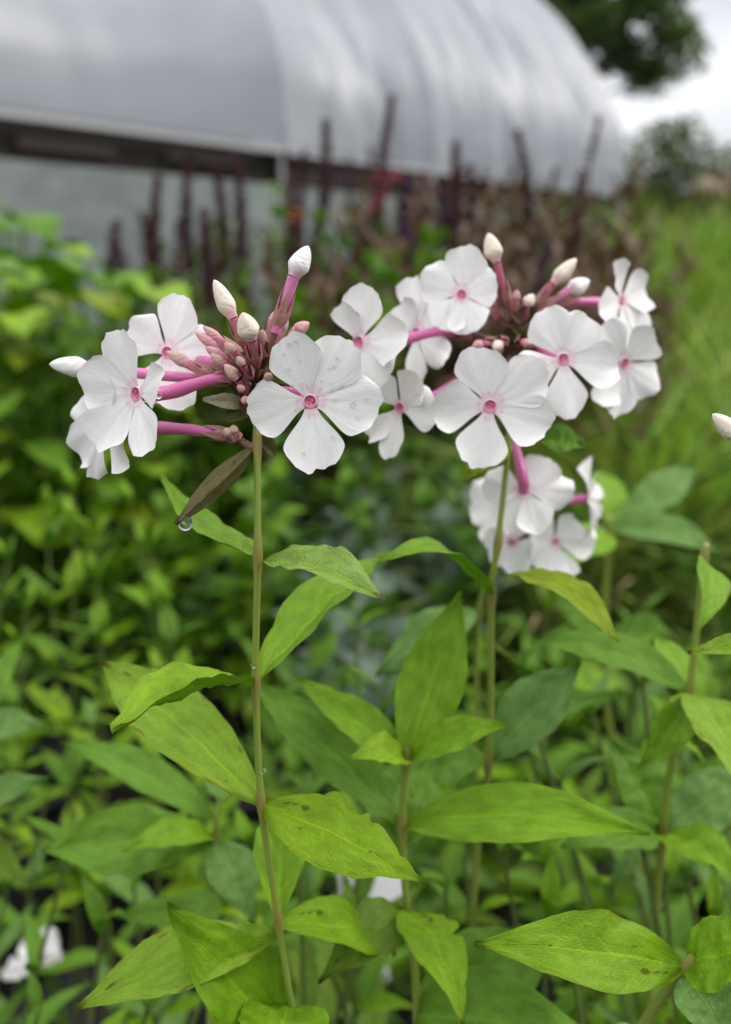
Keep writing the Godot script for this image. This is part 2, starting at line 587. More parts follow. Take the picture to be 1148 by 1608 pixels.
func flower(plant: Node3D, c: Vector3, n: Vector3, tips: Array, ws: Array, cb: Vector3, hub: Vector3, sd: int) -> void:
	var f := Node3D.new()
	f.name = "flower"
	f.position = c - plant.position
	plant.add_child(f, true)
	var r0: float = ws[0] / 0.8
	for k in 5:
		var pm := petal_mesh(c, tips[k], n, ws[k], sd * 7 + k)
		part("petal", pm, M.petal, f)
		if sd == 487:
			for q in pm.surface_get_arrays(0)[Mesh.ARRAY_VERTEX]:
				sharp_petals.append(q + c)
	# the mouth: a low pale rim that falls into a deep pink well, anthers just inside
	var x := n.cross(Vector3.UP).normalized()
	var y := n.cross(x)
	var prof := [[0.118, -0.020], [0.104, 0.002], [0.094, 0.006], [0.086, 0.001], [0.080, -0.018], [0.072, -0.045], [0.0, -0.05]]
	var blush := rng.randf_range(0.0, 0.35) if sd != 487 else 0.0
	var v := PackedVector3Array()
	var col := PackedColorArray()
	for j in prof.size():
		for i in 17:
			var a := TAU * i / 16.0
			v.append((x * cos(a) + y * sin(a)) * r0 * prof[j][0] + n * r0 * prof[j][1])
			col.append([Color(0.84, 0.70, 0.74), Color(0.84, 0.66, 0.71), Color(0.80, 0.48, 0.57), Color(0.74, 0.30, 0.42), Color(0.70, 0.23, 0.35), Color(0.69, 0.21, 0.33), Color(0.69, 0.21, 0.33)][j].lerp(Color(0.72, 0.34, 0.52), blush))
	part("throat", grid(v, 17, prof.size(), col), M.dyed, f)
	var sm := SphereMesh.new()
	sm.radius = r0 * 0.026
	sm.height = r0 * 0.07
	sm.radial_segments = 8
	sm.rings = 5
	for k in 3:
		var a := TAU * k / 3.0 + sd
		part("stamen", sm, M.stamen, f, (x * cos(a) + y * sin(a)) * r0 * 0.040 - n * r0 * (0.035 + 0.015 * k))
	var rel := cb - c
	var d := rel.length()
	var dir := (-rel).normalized()
	var path := smooth_path([rel, rel * 0.68 + dir * 0.0 + Vector3(0, 0.03, 0) * d, -n * d * 0.22 + rel * 0.12, -n * r0 * 0.06], 6)
	var m := path.size()
	var rad := PackedFloat32Array()
	for i in m:
		var g := float(i) / (m - 1)
		rad.append(lerpf(0.0009, 0.00142, smoothstep(0.1, 0.7, g)) * (1.0 + 0.06 * sin(g * 25.0)))
	rad[m - 1] = r0 * 0.1
	part("floral_tube", tube(path, rad, 10), M.tube, f)
	var cl := sub_path(path, 0.0, clampf(0.0068 / maxf(d, 0.004), 0.2, 0.6), 9)
	part("calyx", calyx_mesh(cl, 0.00118), M.dyed, f)
	pedicel(f, hub - c, rel, (cl[1] - cl[0]).normalized())

func bud(plant: Node3D, tip: Vector3, base: Vector3, cb: Vector3, hub: Vector3, r: float, kind := "white") -> void:
	var f := Node3D.new()
	f.name = "flower_bud"
	f.position = cb - plant.position
	plant.add_child(f, true)
	var b := base - cb
	var t := tip - cb
	var ax := (t - b).normalized()
	var ln := (t - b).length()
	var path := smooth_path([Vector3.ZERO, b * 0.45 + Vector3(0, -0.0003, 0), b], 5)
	if kind == "tan" or kind == "pink":
		r *= 0.84
	var neck := 0.00115 if kind == "white" else 0.00095
	neck = minf(neck, r * 0.75)
	var cols := PackedColorArray()
	var deep := Color(0.42, 0.075, 0.17) if kind != "white" else Color(0.60, 0.15, 0.36)
	for i in path.size():
		cols.append(deep.lerp(Color(0.66, 0.22, 0.42) if kind == "white" else Color(0.52, 0.16, 0.24), float(i) / path.size()))
	part("floral_tube", tube(path, even(path.size(), neck * 0.8, neck), 10, cols), M.dyed, f)
	# the closed corolla: a spindle with spiral seams where the petals wrap each other
	var tint: Color = {"white": Color(0.82, 0.80, 0.79), "cream": Color(0.76, 0.65, 0.55), "tan": Color(0.52, 0.34, 0.28), "pink": Color(0.56, 0.30, 0.29)}[kind]
	var x := ax.cross(Vector3.UP if absf(ax.y) < 0.8 else Vector3.RIGHT).normalized()
	var y := ax.cross(x)
	var v := PackedVector3Array()
	var col := PackedColorArray()
	var nv := 16
	for j in nv:
		var g := float(j) / (nv - 1)
		var rr := lerpf(neck, r, smoothstep(0.0, 0.38, g)) * pow(maxf(1.0 - pow(g, 2.4), 0.0), 0.72)
		for i in 21:
			var a := TAU * i / 20.0
			var seam := absf(sin(a * 2.5 + g * 2.6))
			v.append(b + ax * ln * g + (x * cos(a) + y * sin(a)) * rr * (0.93 + 0.09 * pow(seam, 0.6)))
			var base_pink := 1.0 - smoothstep(0.0, 0.30, g + 0.06 * sin(a * 3.0))
			col.append(tint.lerp(Color(0.66, 0.26, 0.38), clampf(base_pink * 0.75 + (0.25 * (1.0 - seam) if kind == "pink" else 0.0), 0.0, 1.0)))
	part("corolla", grid(v, 21, nv, col), M.dyed, f)
	var d := b.length()
	if d > 0.0015:
		var cl := sub_path(path, 0.0, clampf(0.0085 / d, 0.3, 0.95), 9)
		part("calyx", calyx_mesh(cl, 0.0012 if d > 0.003 else 0.0009), M.dyed, f)
	pedicel(f, hub - cb, Vector3.ZERO, path[1].normalized())

func phlox_stem(plant: Node3D, pts: Array, r_top: float, r_low: float, nodes := [], brown_top := false) -> void:
	var loc := []
	for p in pts:
		loc.append(p - plant.position)
	var path := smooth_path(loc, 10)
	var rad := PackedFloat32Array()
	var cols := PackedColorArray()
	for i in path.size():
		var g := float(i) / (path.size() - 1)
		var r := lerpf(r_top, r_low, g)
		var c := Color(0.20, 0.26, 0.04)
		if brown_top:
			c = Color(0.19, 0.14, 0.06).lerp(c, smoothstep(0.05, 0.22, g))
		for q in nodes:
			var k := exp(-pow((path[i] - (q - plant.position)).length() / 0.0028, 2.0))
			r *= 1.0 + 0.5 * k
			c = c.lerp(Color(0.22, 0.12, 0.05), 0.65 * k)
		rad.append(r)
		cols.append(c)
	part("stem", tube(path, rad, 12, cols, 0.03), M.dyed, plant)

func drop(at: Vector3, r: float, n: Vector3, label: String, group := "") -> void:
	var s := SphereMesh.new()
	s.radius = r
	s.height = r * 1.5
	s.radial_segments = 14
	s.rings = 8
	var o := part("water_drop", s, M.water, self, at)
	o.name = numbered("water_drop")
	var x := n.cross(Vector3(0.3, 1, 0.2)).normalized()
	o.basis = Basis(x, n, x.cross(n))
	tag(o, label, "water drop", group)

# ---------------------------------------------------------------- pots
var pot_mesh: ArrayMesh
var rim_mesh: ArrayMesh
var soil_mesh: ArrayMesh

func lathe(prof: Array, sides: int, wob := 0.0) -> ArrayMesh:
	var v := PackedVector3Array()
	for j in prof.size():
		for i in sides + 1:
			var a := TAU * i / sides
			v.append(Vector3(cos(a) * prof[j][0], prof[j][1] + wob * noise.get_noise_2d(cos(a) * 300.0 * prof[j][0] * 10.0, sin(a) * 300.0 * prof[j][0] * 10.0), sin(a) * prof[j][0]))
	return grid(v, sides + 1, prof.size())

func make_pots() -> void:
	pot_mesh = lathe([[0.0, 0.002], [0.058, 0.002], [0.06, 0.006], [0.074, 0.168], [0.071, 0.168], [0.068, 0.15]], 24)
	rim_mesh = lathe([[0.0742, 0.166], [0.079, 0.167], [0.080, 0.178], [0.079, 0.183], [0.074, 0.184], [0.072, 0.168]], 24)
	soil_mesh = lathe([[0.0705, 0.158], [0.055, 0.162], [0.035, 0.164], [0.015, 0.163], [0.0, 0.164]], 20, 0.006)

func pot(at: Vector3, label: String, group := "", k := 1.0) -> void:
	var o := thing("plant_pot", label, "plant pot", at, group)
	o.rotation.y = rng.randf() * TAU
	o.scale = Vector3(k, k, k)
	part("wall", pot_mesh, M.pot, o)
	part("rim", rim_mesh, M.pot, o)
	part("soil", soil_mesh, M.soil, o)

# ---------------------------------------------------------------- the setting
func build_setting() -> void:
	var g := PackedVector3Array()
	for z in [60.0, -220.0]:
		for x in [-200.0, 200.0]:
			g.append(Vector3(x, -0.004, z))
	structure("ground", grid(g, 2, 2), M.earth)
	var f := PackedVector3Array()
	var nx := 40
	for j in nx:
		for i in nx:
			var x := lerpf(-4.0, 3.6, i / (nx - 1.0))
			var z := lerpf(1.0, -6.0, j / (nx - 1.0))
			f.append(Vector3(x, 0.004 + 0.006 * (noise.get_noise_2d(x * 60.0, z * 60.0) * 0.5 + 0.5), z))
	structure("weed_fabric_path", grid(f, nx, nx), M.fabric)

func polytunnel() -> void:
	# its long side runs from beside the bench away to the hedge
	var p0 := Vector3(-1.432, 0, -3.76)
	var d := Vector3(3.578, 0, -3.93).normalized()
	var u := Vector3(d.z, 0, -d.x)
	if u.z > 0:
		u = -u
	var o := thing("polytunnel", "long polytunnel with milky plastic cover and a dark side vent", "polytunnel", p0)
	var prof := [Vector2(0.0, 1.35), Vector2(0.005, 1.55), Vector2(0.045, 1.806), Vector2(0.15, 2.05), Vector2(0.31, 2.30), Vector2(0.57, 2.65), Vector2(0.90, 2.97), Vector2(1.4, 3.35), Vector2(2.1, 3.62), Vector2(2.8, 3.7)]
	var half := prof.duplicate()
	for i in range(half.size() - 2, -1, -1):
		prof.append(Vector2(5.6 - half[i].x, half[i].y))
	var loc := []
	for q in prof:
		loc.append(Vector3(q.x, q.y, 0))
	var sp := smooth_path(loc, 3)
	var hoops := [-2.9, -0.9, 1.52, 2.77, 3.36, 3.95, 4.58, 5.27]
	var nn := FastNoiseLite.new()
	nn.seed = 4
	nn.frequency = 1.0
	for h in hoops:
		var pts := PackedVector3Array()
		pts.append(d * h + u * 0.03)
		for q in sp:
			pts.append(d * h + u * (q.x + (0.03 if q.x < 2.8 else -0.03)) + Vector3(0, q.y - (0.03 if q.y > 3.0 else 0.0), 0))
		pts.append(d * h + u * 5.57)
		part("hoop", tube(pts, even(pts.size(), 0.024, 0.024), 8), M.steel, o)
	for k in hoops.size() - 1:
		var nu := 34
		var v := PackedVector3Array()
		for j in sp.size():
			var q := sp[j]
			var tn := (sp[mini(j + 1, sp.size() - 1)] - sp[maxi(j - 1, 0)]).normalized()
			var inn := Vector2(tn.y, -tn.x)
			for i in nu:
				var g := float(i) / (nu - 1)
				var s: float = lerpf(hoops[k] + 0.002, hoops[k + 1] - 0.002, g)
				var sag: float = (0.13 if k < 3 else 0.08) * (hoops[k + 1] - hoops[k]) * 4.0 * g * (1.0 - g)
				var crease := (0.06 if k > 1 else 0.012) * nn.get_noise_2d(s * 5.0, q.y * 0.45 + q.x * 0.2) * sin(PI * g)
				var w := sag + crease
				v.append(d * s + u * (q.x + inn.x * w) + Vector3(0, q.y + inn.y * w, 0))
		part("cover_panel", grid(v, nu, sp.size()), M.film, o)
		# the lower skirt and a recessed dark sheet painting the vent's netting and shaded inside, per bay, on the near side
		var sk := PackedVector3Array()
		for j in 6:
			for i in nu:
				var g := float(i) / (nu - 1)
				var s: float = lerpf(hoops[k] + 0.002, hoops[k + 1] - 0.002, g)
				sk.append(d * s + u * (-0.02 + 0.012 * nn.get_noise_2d(s * 4.0, j * 0.6)) + Vector3(0, 1.19 * j / 5.0, 0))
		part("skirt_panel", grid(sk, nu, 6), M.skirt, o)
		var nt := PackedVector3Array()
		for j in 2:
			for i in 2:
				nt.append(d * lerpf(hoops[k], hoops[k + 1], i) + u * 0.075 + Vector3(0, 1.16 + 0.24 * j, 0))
		part("vent_shade_sheet", grid(nt, 2, 2), M.net_shade, o)
		for b in 3:
			var board := part("vent_board", box(Vector3(0.02, 0.05, 0.45)), M.wood, o)
			var s2: float = lerpf(hoops[k], hoops[k + 1], 0.2 + 0.3 * b)
			board.transform = Transform3D(Basis(u, Vector3.UP, -d), d * s2 + u * 0.05 + Vector3(0, 1.25 + 0.02 * b, 0))
	var span: float = hoops[-1] - hoops[0]
	var mid: float = (hoops[-1] + hoops[0]) * 0.5
	for y in [1.185, 1.365]:
		var rail := part("side_rail", box(Vector3(0.03, 0.03, span)), M.wood if y < 1.3 else M.steel, o)
		rail.transform = Transform3D(Basis(u, Vector3.UP, -d), d * mid + u * 0.015 + Vector3(0, y, 0))
	var far := PackedVector3Array()
	for j in 2:
		for i in 2:
			far.append(d * lerpf(hoops[0], hoops[-1], i) + u * 5.62 + Vector3(0, 1.36 * j, 0))
	part("skirt_panel", grid(far, 2, 2), M.skirt, o)
	for h in [hoops[0], hoops[-1]]:
		var e := PackedVector3Array()
		for j in sp.size():
			for i in 2:
				e.append(d * h + u * lerpf(sp[j].x, 2.8, i) + Vector3(0, lerpf(sp[j].y, 0.0, i), 0))
		part("end_panel", grid(e, 2, sp.size()), M.film, o)

func leaf_card(ln: float, w: float) -> ArrayMesh:
	return leaf_mesh(Vector3.ZERO, Vector3(0, 0, -ln), w, Vector3.UP, {"fold": 18.0, "arch": 0.08, "ph": 1.0}, 3, 5)

func foliage(called: String, parent: Node3D, blobs: Array, count: int, mesh: Mesh, m: Material) -> void:
	var mm := MultiMesh.new()
	mm.transform_format = MultiMesh.TRANSFORM_3D
	mm.mesh = mesh
	mm.instance_count = count
	for i in count:
		var b: Array = blobs[rng.randi() % blobs.size()]
		var dir := Vector3(rng.randfn(), rng.randfn(), rng.randfn()).normalized()
		var p: Vector3 = b[0] + dir * b[1] * pow(rng.randf(), 0.45) * Vector3(1, 0.75, 1)
		var bs := Basis.from_euler(Vector3(rng.randf_range(-1.0, 0.6), rng.randf() * TAU, rng.randf_range(-0.6, 0.6))).scaled(Vector3.ONE * rng.randf_range(0.7, 1.3))
		mm.set_instance_transform(i, Transform3D(bs, p))
	var o := MultiMeshInstance3D.new()
	o.name = called
	o.multimesh = mm
	o.material_override = m
	o.set_meta("kind", "stuff")
	parent.add_child(o, true)

func far_plants() -> void:
	# a tree whose crown reaches over the tunnel's end
	var t := thing("tree", "tall dark leafy tree behind the end of the polytunnel", "tree", Vector3(2.35, 0, -14.5))
	var trunk := smooth_path([Vector3.ZERO, Vector3(0.1, 2.0, 0), Vector3(-0.1, 4.0, 0.1), Vector3(0.0, 6.5, 0)], 4)
	part("trunk", tube(trunk, even(trunk.size(), 0.2, 0.07), 10), M.bark, t)
	var blobs := []
	for k in 80:
		var a := rng.randf() * TAU
		var rr := sqrt(rng.randf()) * 1.2
		var c := Vector3(0.95 + cos(a) * rr * 1.35, rng.randf_range(3.6, 7.0), sin(a) * rr)
		blobs.append([c, rng.randf_range(0.28, 0.5)])
		if k % 4 == 0:
			var limb := smooth_path([Vector3(0, c.y - 1.0, 0), Vector3(c.x * 0.5, c.y - 0.4, c.z * 0.5), c], 4)
			part("limb", tube(limb, even(limb.size(), 0.05, 0.012), 6), M.bark, t)
	foliage("crown", t, blobs, 20000, leaf_card(0.15, 0.075), M.tree_leaf)
	# shrubs that close the nursery
	var specs := [
		[Vector3(3.05, 0, -9.6), 0.7, 2.35, "rounded green shrub standing just beyond the tunnel's far end", M.hedge_leaf],
		[Vector3(3.9, 0, -9.0), 0.8, 1.9, "lower shrub with brown tinged leaves under the open sky", M.hedge_brown],
		[Vector3(2.6, 0, -10.8), 0.7, 2.3, "dark shrub squeezed between the tunnel end and rounded shrub", M.tree_leaf],
		[Vector3(3.5, 0, -7.2), 0.9, 1.35, "low spreading green shrub behind the tall grasses", M.hedge_leaf],
	]
	var hd := thing("hedge", "long clipped hedge closing the nursery behind the shrubs", "hedge", Vector3(5.2, 0, -13.0))
	var hb := []
	for k in 60:
		hb.append([Vector3(rng.randf_range(-3.6, 3.6), rng.randf_range(0.2, 1.75), rng.randf_range(-0.4, 0.4)), 0.42])
	foliage("leaves", hd, hb, 9000, leaf_card(0.11, 0.06), M.hedge_leaf)
	for k in 8:
		part("stem", tube(smooth_path([Vector3(-3.5 + k, 0, 0), Vector3(-3.45 + k, 0.8, 0.05), Vector3(-3.5 + k, 1.6, 0)], 3), even(7, 0.04, 0.01), 6), M.bark, hd)
	for q in specs:
		var s := thing("shrub", q[3], "shrub", q[0])
		var sb := []
		for k in 36:
			var a := rng.randf() * TAU
			var rr: float = sqrt(rng.randf()) * q[1]
			var yy: float = rng.randf_range(0.25, 1.0) * q[2] * (1.0 - 0.35 * pow(rr / q[1], 2.0))
			sb.append([Vector3(cos(a) * rr, yy, sin(a) * rr), 0.32])
		for k in 5:
			var a := TAU * k / 5.0
			part("branch", tube(smooth_path([Vector3.ZERO, Vector3(cos(a) * 0.2, q[2] * 0.4, sin(a) * 0.2), Vector3(cos(a) * 0.5, q[2] * 0.85, sin(a) * 0.5)], 3), even(7, 0.03, 0.008), 6), M.bark, s)
		foliage("leaves", s, sb, 8000, leaf_card(0.09, 0.045), q[4])

func blade_mesh() -> ArrayMesh:
	var v := PackedVector3Array()
	for j in 7:
		var f := j / 6.0
		var c := Vector3(0, f - 0.12 * f * f * f, -0.42 * f * f * f)
		for s in [-1.0, 0.0, 1.0]:
			v.append(c + Vector3(s * 0.0075 * (1.0 - pow(f, 3.0)), 0, absf(s) * 0.003))
	return grid(v, 3, 7)

func grass_clump(at: Vector3, h: float, spread: float, count: int, tone: Color, label: String, mesh: Mesh) -> void:
	var o := thing("grass_clump", label, "ornamental grass", at, "grass clumps beyond the phlox")
	var mm := MultiMesh.new()
	mm.transform_format = MultiMesh.TRANSFORM_3D
	mm.use_colors = true
	mm.mesh = mesh
	mm.instance_count = count
	for i in count:
		var a := rng.randf() * TAU
		var rr := sqrt(rng.randf())
		var hh := h * rng.randf_range(0.5, 1.15)
		var lean := rr * 0.45 * rng.randf_range(0.5, 1.2)
		var bs := Basis(Vector3.UP, a) * Basis(Vector3.RIGHT, -lean) * Basis.from_scale(Vector3(0.8, hh, hh))
		mm.set_instance_transform(i, Transform3D(bs, Vector3(-sin(a) * rr * spread, 0, -cos(a) * rr * spread)))
		var k := rng.randf_range(0.6, 1.3)
		var c := tone * k
		if rng.randf() < 0.09:
			c = Color(0.42, 0.34, 0.16) * k
		mm.set_instance_color(i, Color(c.r, c.g, c.b, 1.0))
	var b := MultiMeshInstance3D.new()
	b.name = "blades"
	b.multimesh = mm
	b.material_override = M.grass
	b.set_meta("kind", "stuff")
	o.add_child(b)

# a salvia-like flower spike: whorls of small dark calyces up a stalk; base and top in the parent's axes
func spike(parent: Node3D, base: Vector3, top: Vector3, from: float, r: float, m: Material) -> void:
	var f := Node3D.new()
	f.name = "flower_spike"
	parent.add_child(f, true)
	var mid := base.lerp(top, 0.5) + Vector3(rng.randf_range(-0.015, 0.015), 0, 0)
	var pts := smooth_path([base, mid, top], 6)
	part("stalk", tube(pts, even(pts.size(), 0.003, 0.0015), 6), m, f)
	var floret: Mesh = leaf_sets["broad"][0]
	var n := int((top - base).length() * (1.0 - from) / 0.011)
	var mm := MultiMesh.new()
	mm.transform_format = MultiMesh.TRANSFORM_3D
	mm.mesh = floret
	mm.instance_count = n * 7
	for k in n:
		var g := lerpf(from, 1.0, float(k) / n)
		var p := pts[mini(int(g * (pts.size() - 1)), pts.size() - 2)].lerp(pts[mini(int(g * (pts.size() - 1)) + 1, pts.size() - 1)], fposmod(g * (pts.size() - 1), 1.0))
		for s in 7:
			var a := TAU * s / 7.0 + k * 0.6
			var e := rng.randf_range(0.5, 1.1)
			var dir := Vector3(cos(a) * cos(e), sin(e), sin(a) * cos(e))
			var sd := dir.cross(Vector3.UP).normalized()
			var ln := r * 1.7 * rng.randf_range(0.8, 1.2) * (1.0 - 0.5 * pow(float(k) / n, 3.0))
			mm.set_instance_transform(k * 7 + s, Transform3D(Basis(sd * ln, sd.cross(dir) * ln, -dir * ln), p))
	var o := MultiMeshInstance3D.new()
	o.name = "florets"
	o.multimesh = mm
	o.material_override = m
	o.set_meta("kind", "stuff")
	f.add_child(o)

# ---------------------------------------------------------------- the rows behind
func rows_behind() -> void:
	# salvias with dark spikes in front of the tunnel: [top, foot] of every spike, in metres
	var sp := [
		[Vector3(-0.4050, 0.8333, -1.5235), Vector3(-0.3978, 0.7106, -1.4906), 0.014, M.spike_violet], [Vector3(-0.4044, 0.8564, -1.6849), Vector3(-0.3975, 0.7066, -1.6448), 0.013, M.spike_brown], [Vector3(-0.3967, 0.9279, -1.8076), Vector3(-0.3931, 0.7039, -1.7476), 0.016, M.spike_brown],
		[Vector3(-0.3171, 0.9640, -1.7138), Vector3(-0.3091, 0.6955, -1.6418), 0.015, M.spike], [Vector3(-0.2736, 0.8549, -1.5810), Vector3(-0.2628, 0.6885, -1.5364), 0.016, M.spike], [Vector3(-0.2966, 0.9477, -1.8647), Vector3(-0.2915, 0.7025, -1.7990), 0.016, M.spike_brown], [Vector3(-0.2321, 0.9618, -1.7132), Vector3(-0.2252, 0.6955, -1.6418), 0.015, M.spike],
		[Vector3(-0.1514, 0.9751, -1.8203), Vector3(-0.1538, 0.7039, -1.7476), 0.014, M.spike_brown], [Vector3(-0.0735, 1.0257, -1.7821), Vector3(-0.1055, 0.7395, -1.7054), 0.015, M.spike], [Vector3(-0.1206, 0.9817, -1.8738), Vector3(-0.1307, 0.7389, -1.8088), 0.014, M.spike],
		[Vector3(0.0509, 1.0692, -1.7937), Vector3(0.0190, 0.7624, -1.7115), 0.014, M.spike], [Vector3(0.0138, 0.9263, -1.7037), Vector3(0.0126, 0.7510, -1.6567), 0.015, M.spike],
		[Vector3(0.1733, 0.9927, -1.8250), Vector3(0.1599, 0.7510, -1.7602), 0.016, M.spike_brown], [Vector3(0.2172, 0.9608, -1.9200), Vector3(0.2081, 0.7511, -1.8638), 0.015, M.spike_brown], [Vector3(0.1374, 0.9169, -1.7529), Vector3(0.1374, 0.7510, -1.7085), 0.016, M.spike], [Vector3(0.2700, 0.9732, -2.1303), Vector3(0.2600, 0.7512, -2.0709), 0.014, M.spike_brown],
		[Vector3(0.2991, 1.0242, -1.8852), Vector3(0.3242, 0.7632, -1.8153), 0.015, M.spike], [Vector3(0.0735, 0.9068, -1.6467), Vector3(0.0735, 0.7617, -1.6078), 0.016, M.spike_violet], [Vector3(0.4708, 1.0031, -2.3454), Vector3(0.4518, 0.7513, -2.2780), 0.014, M.spike_brown],
	]
	var homes := [[0, 1, 2], [3, 4, 5, 6], [7, 8, 9], [10, 11, 17], [12, 13, 14, 15], [16, 18]]
	var said := ["salvia with three short purple spikes beside pale broad leaves", "salvia with four upright dark purple spikes against the grey skirt", "salvia with leaning dark spikes beside an orange flower", "salvia with one tall bent spike beside crimson flowers", "salvia with a dense bunch of brown spikes before the tunnel", "salvia with two dark spikes nearest the tall grasses"]
	for h in homes.size():
		var at: Vector3 = Vector3.ZERO
		for k in homes[h]:
			at += sp[k][1] / float(homes[h].size())
		at.y = 0.0
		var o := thing("salvia", said[h].replace("nearest", "next to"), "salvia", Vector3(at.x, 0.166, at.z), "salvias in front of the polytunnel")
		pot(at, "black pot holding the " + said[h].replace("nearest", "next to").split(" beside")[0].split(" before")[0].split(" against")[0].split(" next")[0], "", 1.0)
		for k in homes[h]:
			var foot: Vector3 = sp[k][1] - o.position
			spike(o, foot, sp[k][0] - o.position, 0.05, sp[k][2], sp[k][3])
			shoot(o, Vector3(rng.randf_range(-0.03, 0.03), 0, rng.randf_range(-0.03, 0.03)), foot, 9, 0.085, "phlox", [M.purple_leaf, M.brown_leaf, M.purple_leaf, M.mid], {"stem": Color(0.10, 0.05, 0.05), "low": 0.2, "high": 0.5})
	# purple and brown leaved plants filling the dark band
	for k in 72:
		var z := -1.3 - 0.8 * pow(rng.randf(), 0.8)
		var side := rng.randf_range(-0.02, 0.26) if k % 5 < 3 else rng.randf_range(-0.32, 0.0)
		var x := side * -z
		var back := clampf((-z - 1.3) / 0.8, 0.0, 1.0)
		var line := lerpf(0.04, -0.055, back)
		if side > 0.0:
			line = lerpf(0.03, -0.10, back)
		elif side > -0.12:
			line = lerpf(0.03, -0.06, back)
		var top := 0.75 - (line + rng.randf_range(-0.01, 0.03)) * -z
		var dark := side > -0.06
		var o := thing("purple_plant" if dark else "border_plant", "bushy brown purple leaved plant standing among the salvias" if dark else "bushy mixed green and brown plant standing among the salvias", "foliage plant", Vector3(x, 0.166, z), "brown purple plants among the salvias" if dark else "green and brown plants among the salvias")
		pot(Vector3(x, 0, z), "black pot under a bushy plant among the salvias", "pots among the salvias")
		for s in (8 if dark else 5):
			shoot(o, Vector3(rng.randf_range(-0.03, 0.03), 0, rng.randf_range(-0.03, 0.03)), Vector3(rng.randf_range(-0.14, 0.14), top - 0.166 + rng.randf_range(-0.12, 0.03), rng.randf_range(-0.1, 0.1)), 11, 0.105 if dark else 0.085, "phlox", [M.brown_leaf, M.purple_leaf] if dark else [M.mid, M.brown_leaf, M.olive, M.mid], {"stem": Color(0.10, 0.06, 0.05), "from": 0.35})
		if k % 9 == 0:
			for s in 1:
				var foot := Vector3(rng.randf_range(-0.08, 0.08), top - 0.30, rng.randf_range(-0.05, 0.05))
				spike(o, foot, foot + Vector3(rng.randf_range(-0.04, 0.04), 0.22 + rng.randf_range(0.0, 0.13), 0), 0.25, rng.randf_range(0.009, 0.013), [M.spike_brown, M.spike, M.spike_violet][rng.randi() % 3])
	# a few fresh green tops and bright flowers in the dark band
	for q in [[Vector3(0.0224, 0.7757, -1.2492), 0.05, "between the two white heads"], [Vector3(0.0682, 0.7898, -1.3048), 0.05, "below the crimson flowers"], [Vector3(-0.0116, 0.7666, -1.1950), 0.045, "beside the upright pink bud"], [Vector3(-0.0582, 0.8549, -1.5810), 0.05, "under the leaning dark spikes"], [Vector3(0.2670, 0.7778, -1.3533), 0.04, "behind the cream bud of the fullest head"], [Vector3(-0.1491, 0.8907, -1.6424), 0.04, "touching the vent of the tunnel"], [Vector3(-0.2838, 0.7778, -1.3533), 0.045, "behind the facing away flower"], [Vector3(-0.0743, 0.7430, -1.1369), 0.05, "low behind the sharp buds"], [Vector3(0.1166, 0.8285, -1.4704), 0.035, "before the dense brown spikes"]]:
		var tp: Vector3 = q[0]
		var o := thing("green_plant", "pale green leafy top " + q[2], "foliage plant", Vector3(tp.x, 0.166, tp.z), "pale green tops among the purple plants")
		pot(Vector3(tp.x, 0, tp.z), "black pot under a pale green leafy top", "pots of the pale green tops")
		for s in 3:
			shoot(o, Vector3(0, 0, 0), tp - o.position + Vector3(rng.randf_range(-0.03, 0.03), rng.randf_range(-0.04, 0.0), rng.randf_range(-0.03, 0.03)), 8, q[1] * 1.3, "broad", [M.bright, M.mid, M.blue], {"from": 0.45})
	var fl := thing("orange_flower", "small orange flower head on a thin stalk among salvias", "flower", Vector3(Vector3(-0.1104, 0.8364, -1.5243).x, 0.166, Vector3(-0.1104, 0.8364, -1.5243).z))
	bright_head(fl, Vector3(-0.1104, 0.8364, -1.5243) - fl.position, 0.016, M.orange)
	pot(Vector3(fl.position.x, 0, fl.position.z), "black pot under the small orange flower", "", 0.9)
	var fc := thing("crimson_flower", "crimson flower cluster beside the tall bent salvia spike", "flower", Vector3(Vector3(0.0280, 0.8945, -1.5916).x, 0.166, Vector3(0.0280, 0.8945, -1.5916).z))
	for q in [Vector3(0.0259, 0.9018, -1.5936), Vector3(0.0323, 0.8758, -1.5866), Vector3(0.0194, 0.8549, -1.5810), Vector3(0.0517, 0.9018, -1.5936)]:
		bright_head(fc, q - fc.position, 0.016, M.crimson)
	pot(Vector3(fc.position.x, 0, fc.position.z), "black pot under the crimson flower cluster", "", 0.9)
	# pale broad leaved plant at the left
	for q in [
		[Vector3(-0.5080, 0.7929, -1.4091), 0.17, M.lime, "pale lime hosta with the highest leaves, beside the tunnel skirt"], [Vector3(-0.3654, 0.7524, -1.2430), 0.15, M.bright, "green hosta right beside the three short purple spikes"],
		[Vector3(-0.5118, 0.7630, -1.2251), 0.16, M.bright, "green hosta beside the pale lime hosta, away from the spikes"], [Vector3(-0.6387, 0.8521, -1.7045), 0.18, M.blue, "whitish green hosta leaves behind the pale lime hosta"],
		[Vector3(-0.3692, 0.7329, -1.0514), 0.14, M.olive, "olive hosta standing before the pale lime hosta"], [Vector3(-0.2933, 0.7302, -1.0817), 0.13, M.lime, "small lime hosta below the short purple spikes"], [Vector3(-0.4110, 0.7030, -1.0020), 0.13, M.lime, "small lime hosta before the green hostas"]]:
		var tp: Vector3 = q[0]
		var o := thing("hosta", q[3], "hosta", Vector3(tp.x, 0.166, tp.z), "broad pale leaved plants before the tunnel skirt")
		pot(Vector3(tp.x, 0, tp.z), "black pot under a broad pale leaved plant", "pots of the broad pale leaved plants")
		var hgt := tp.y - 0.166
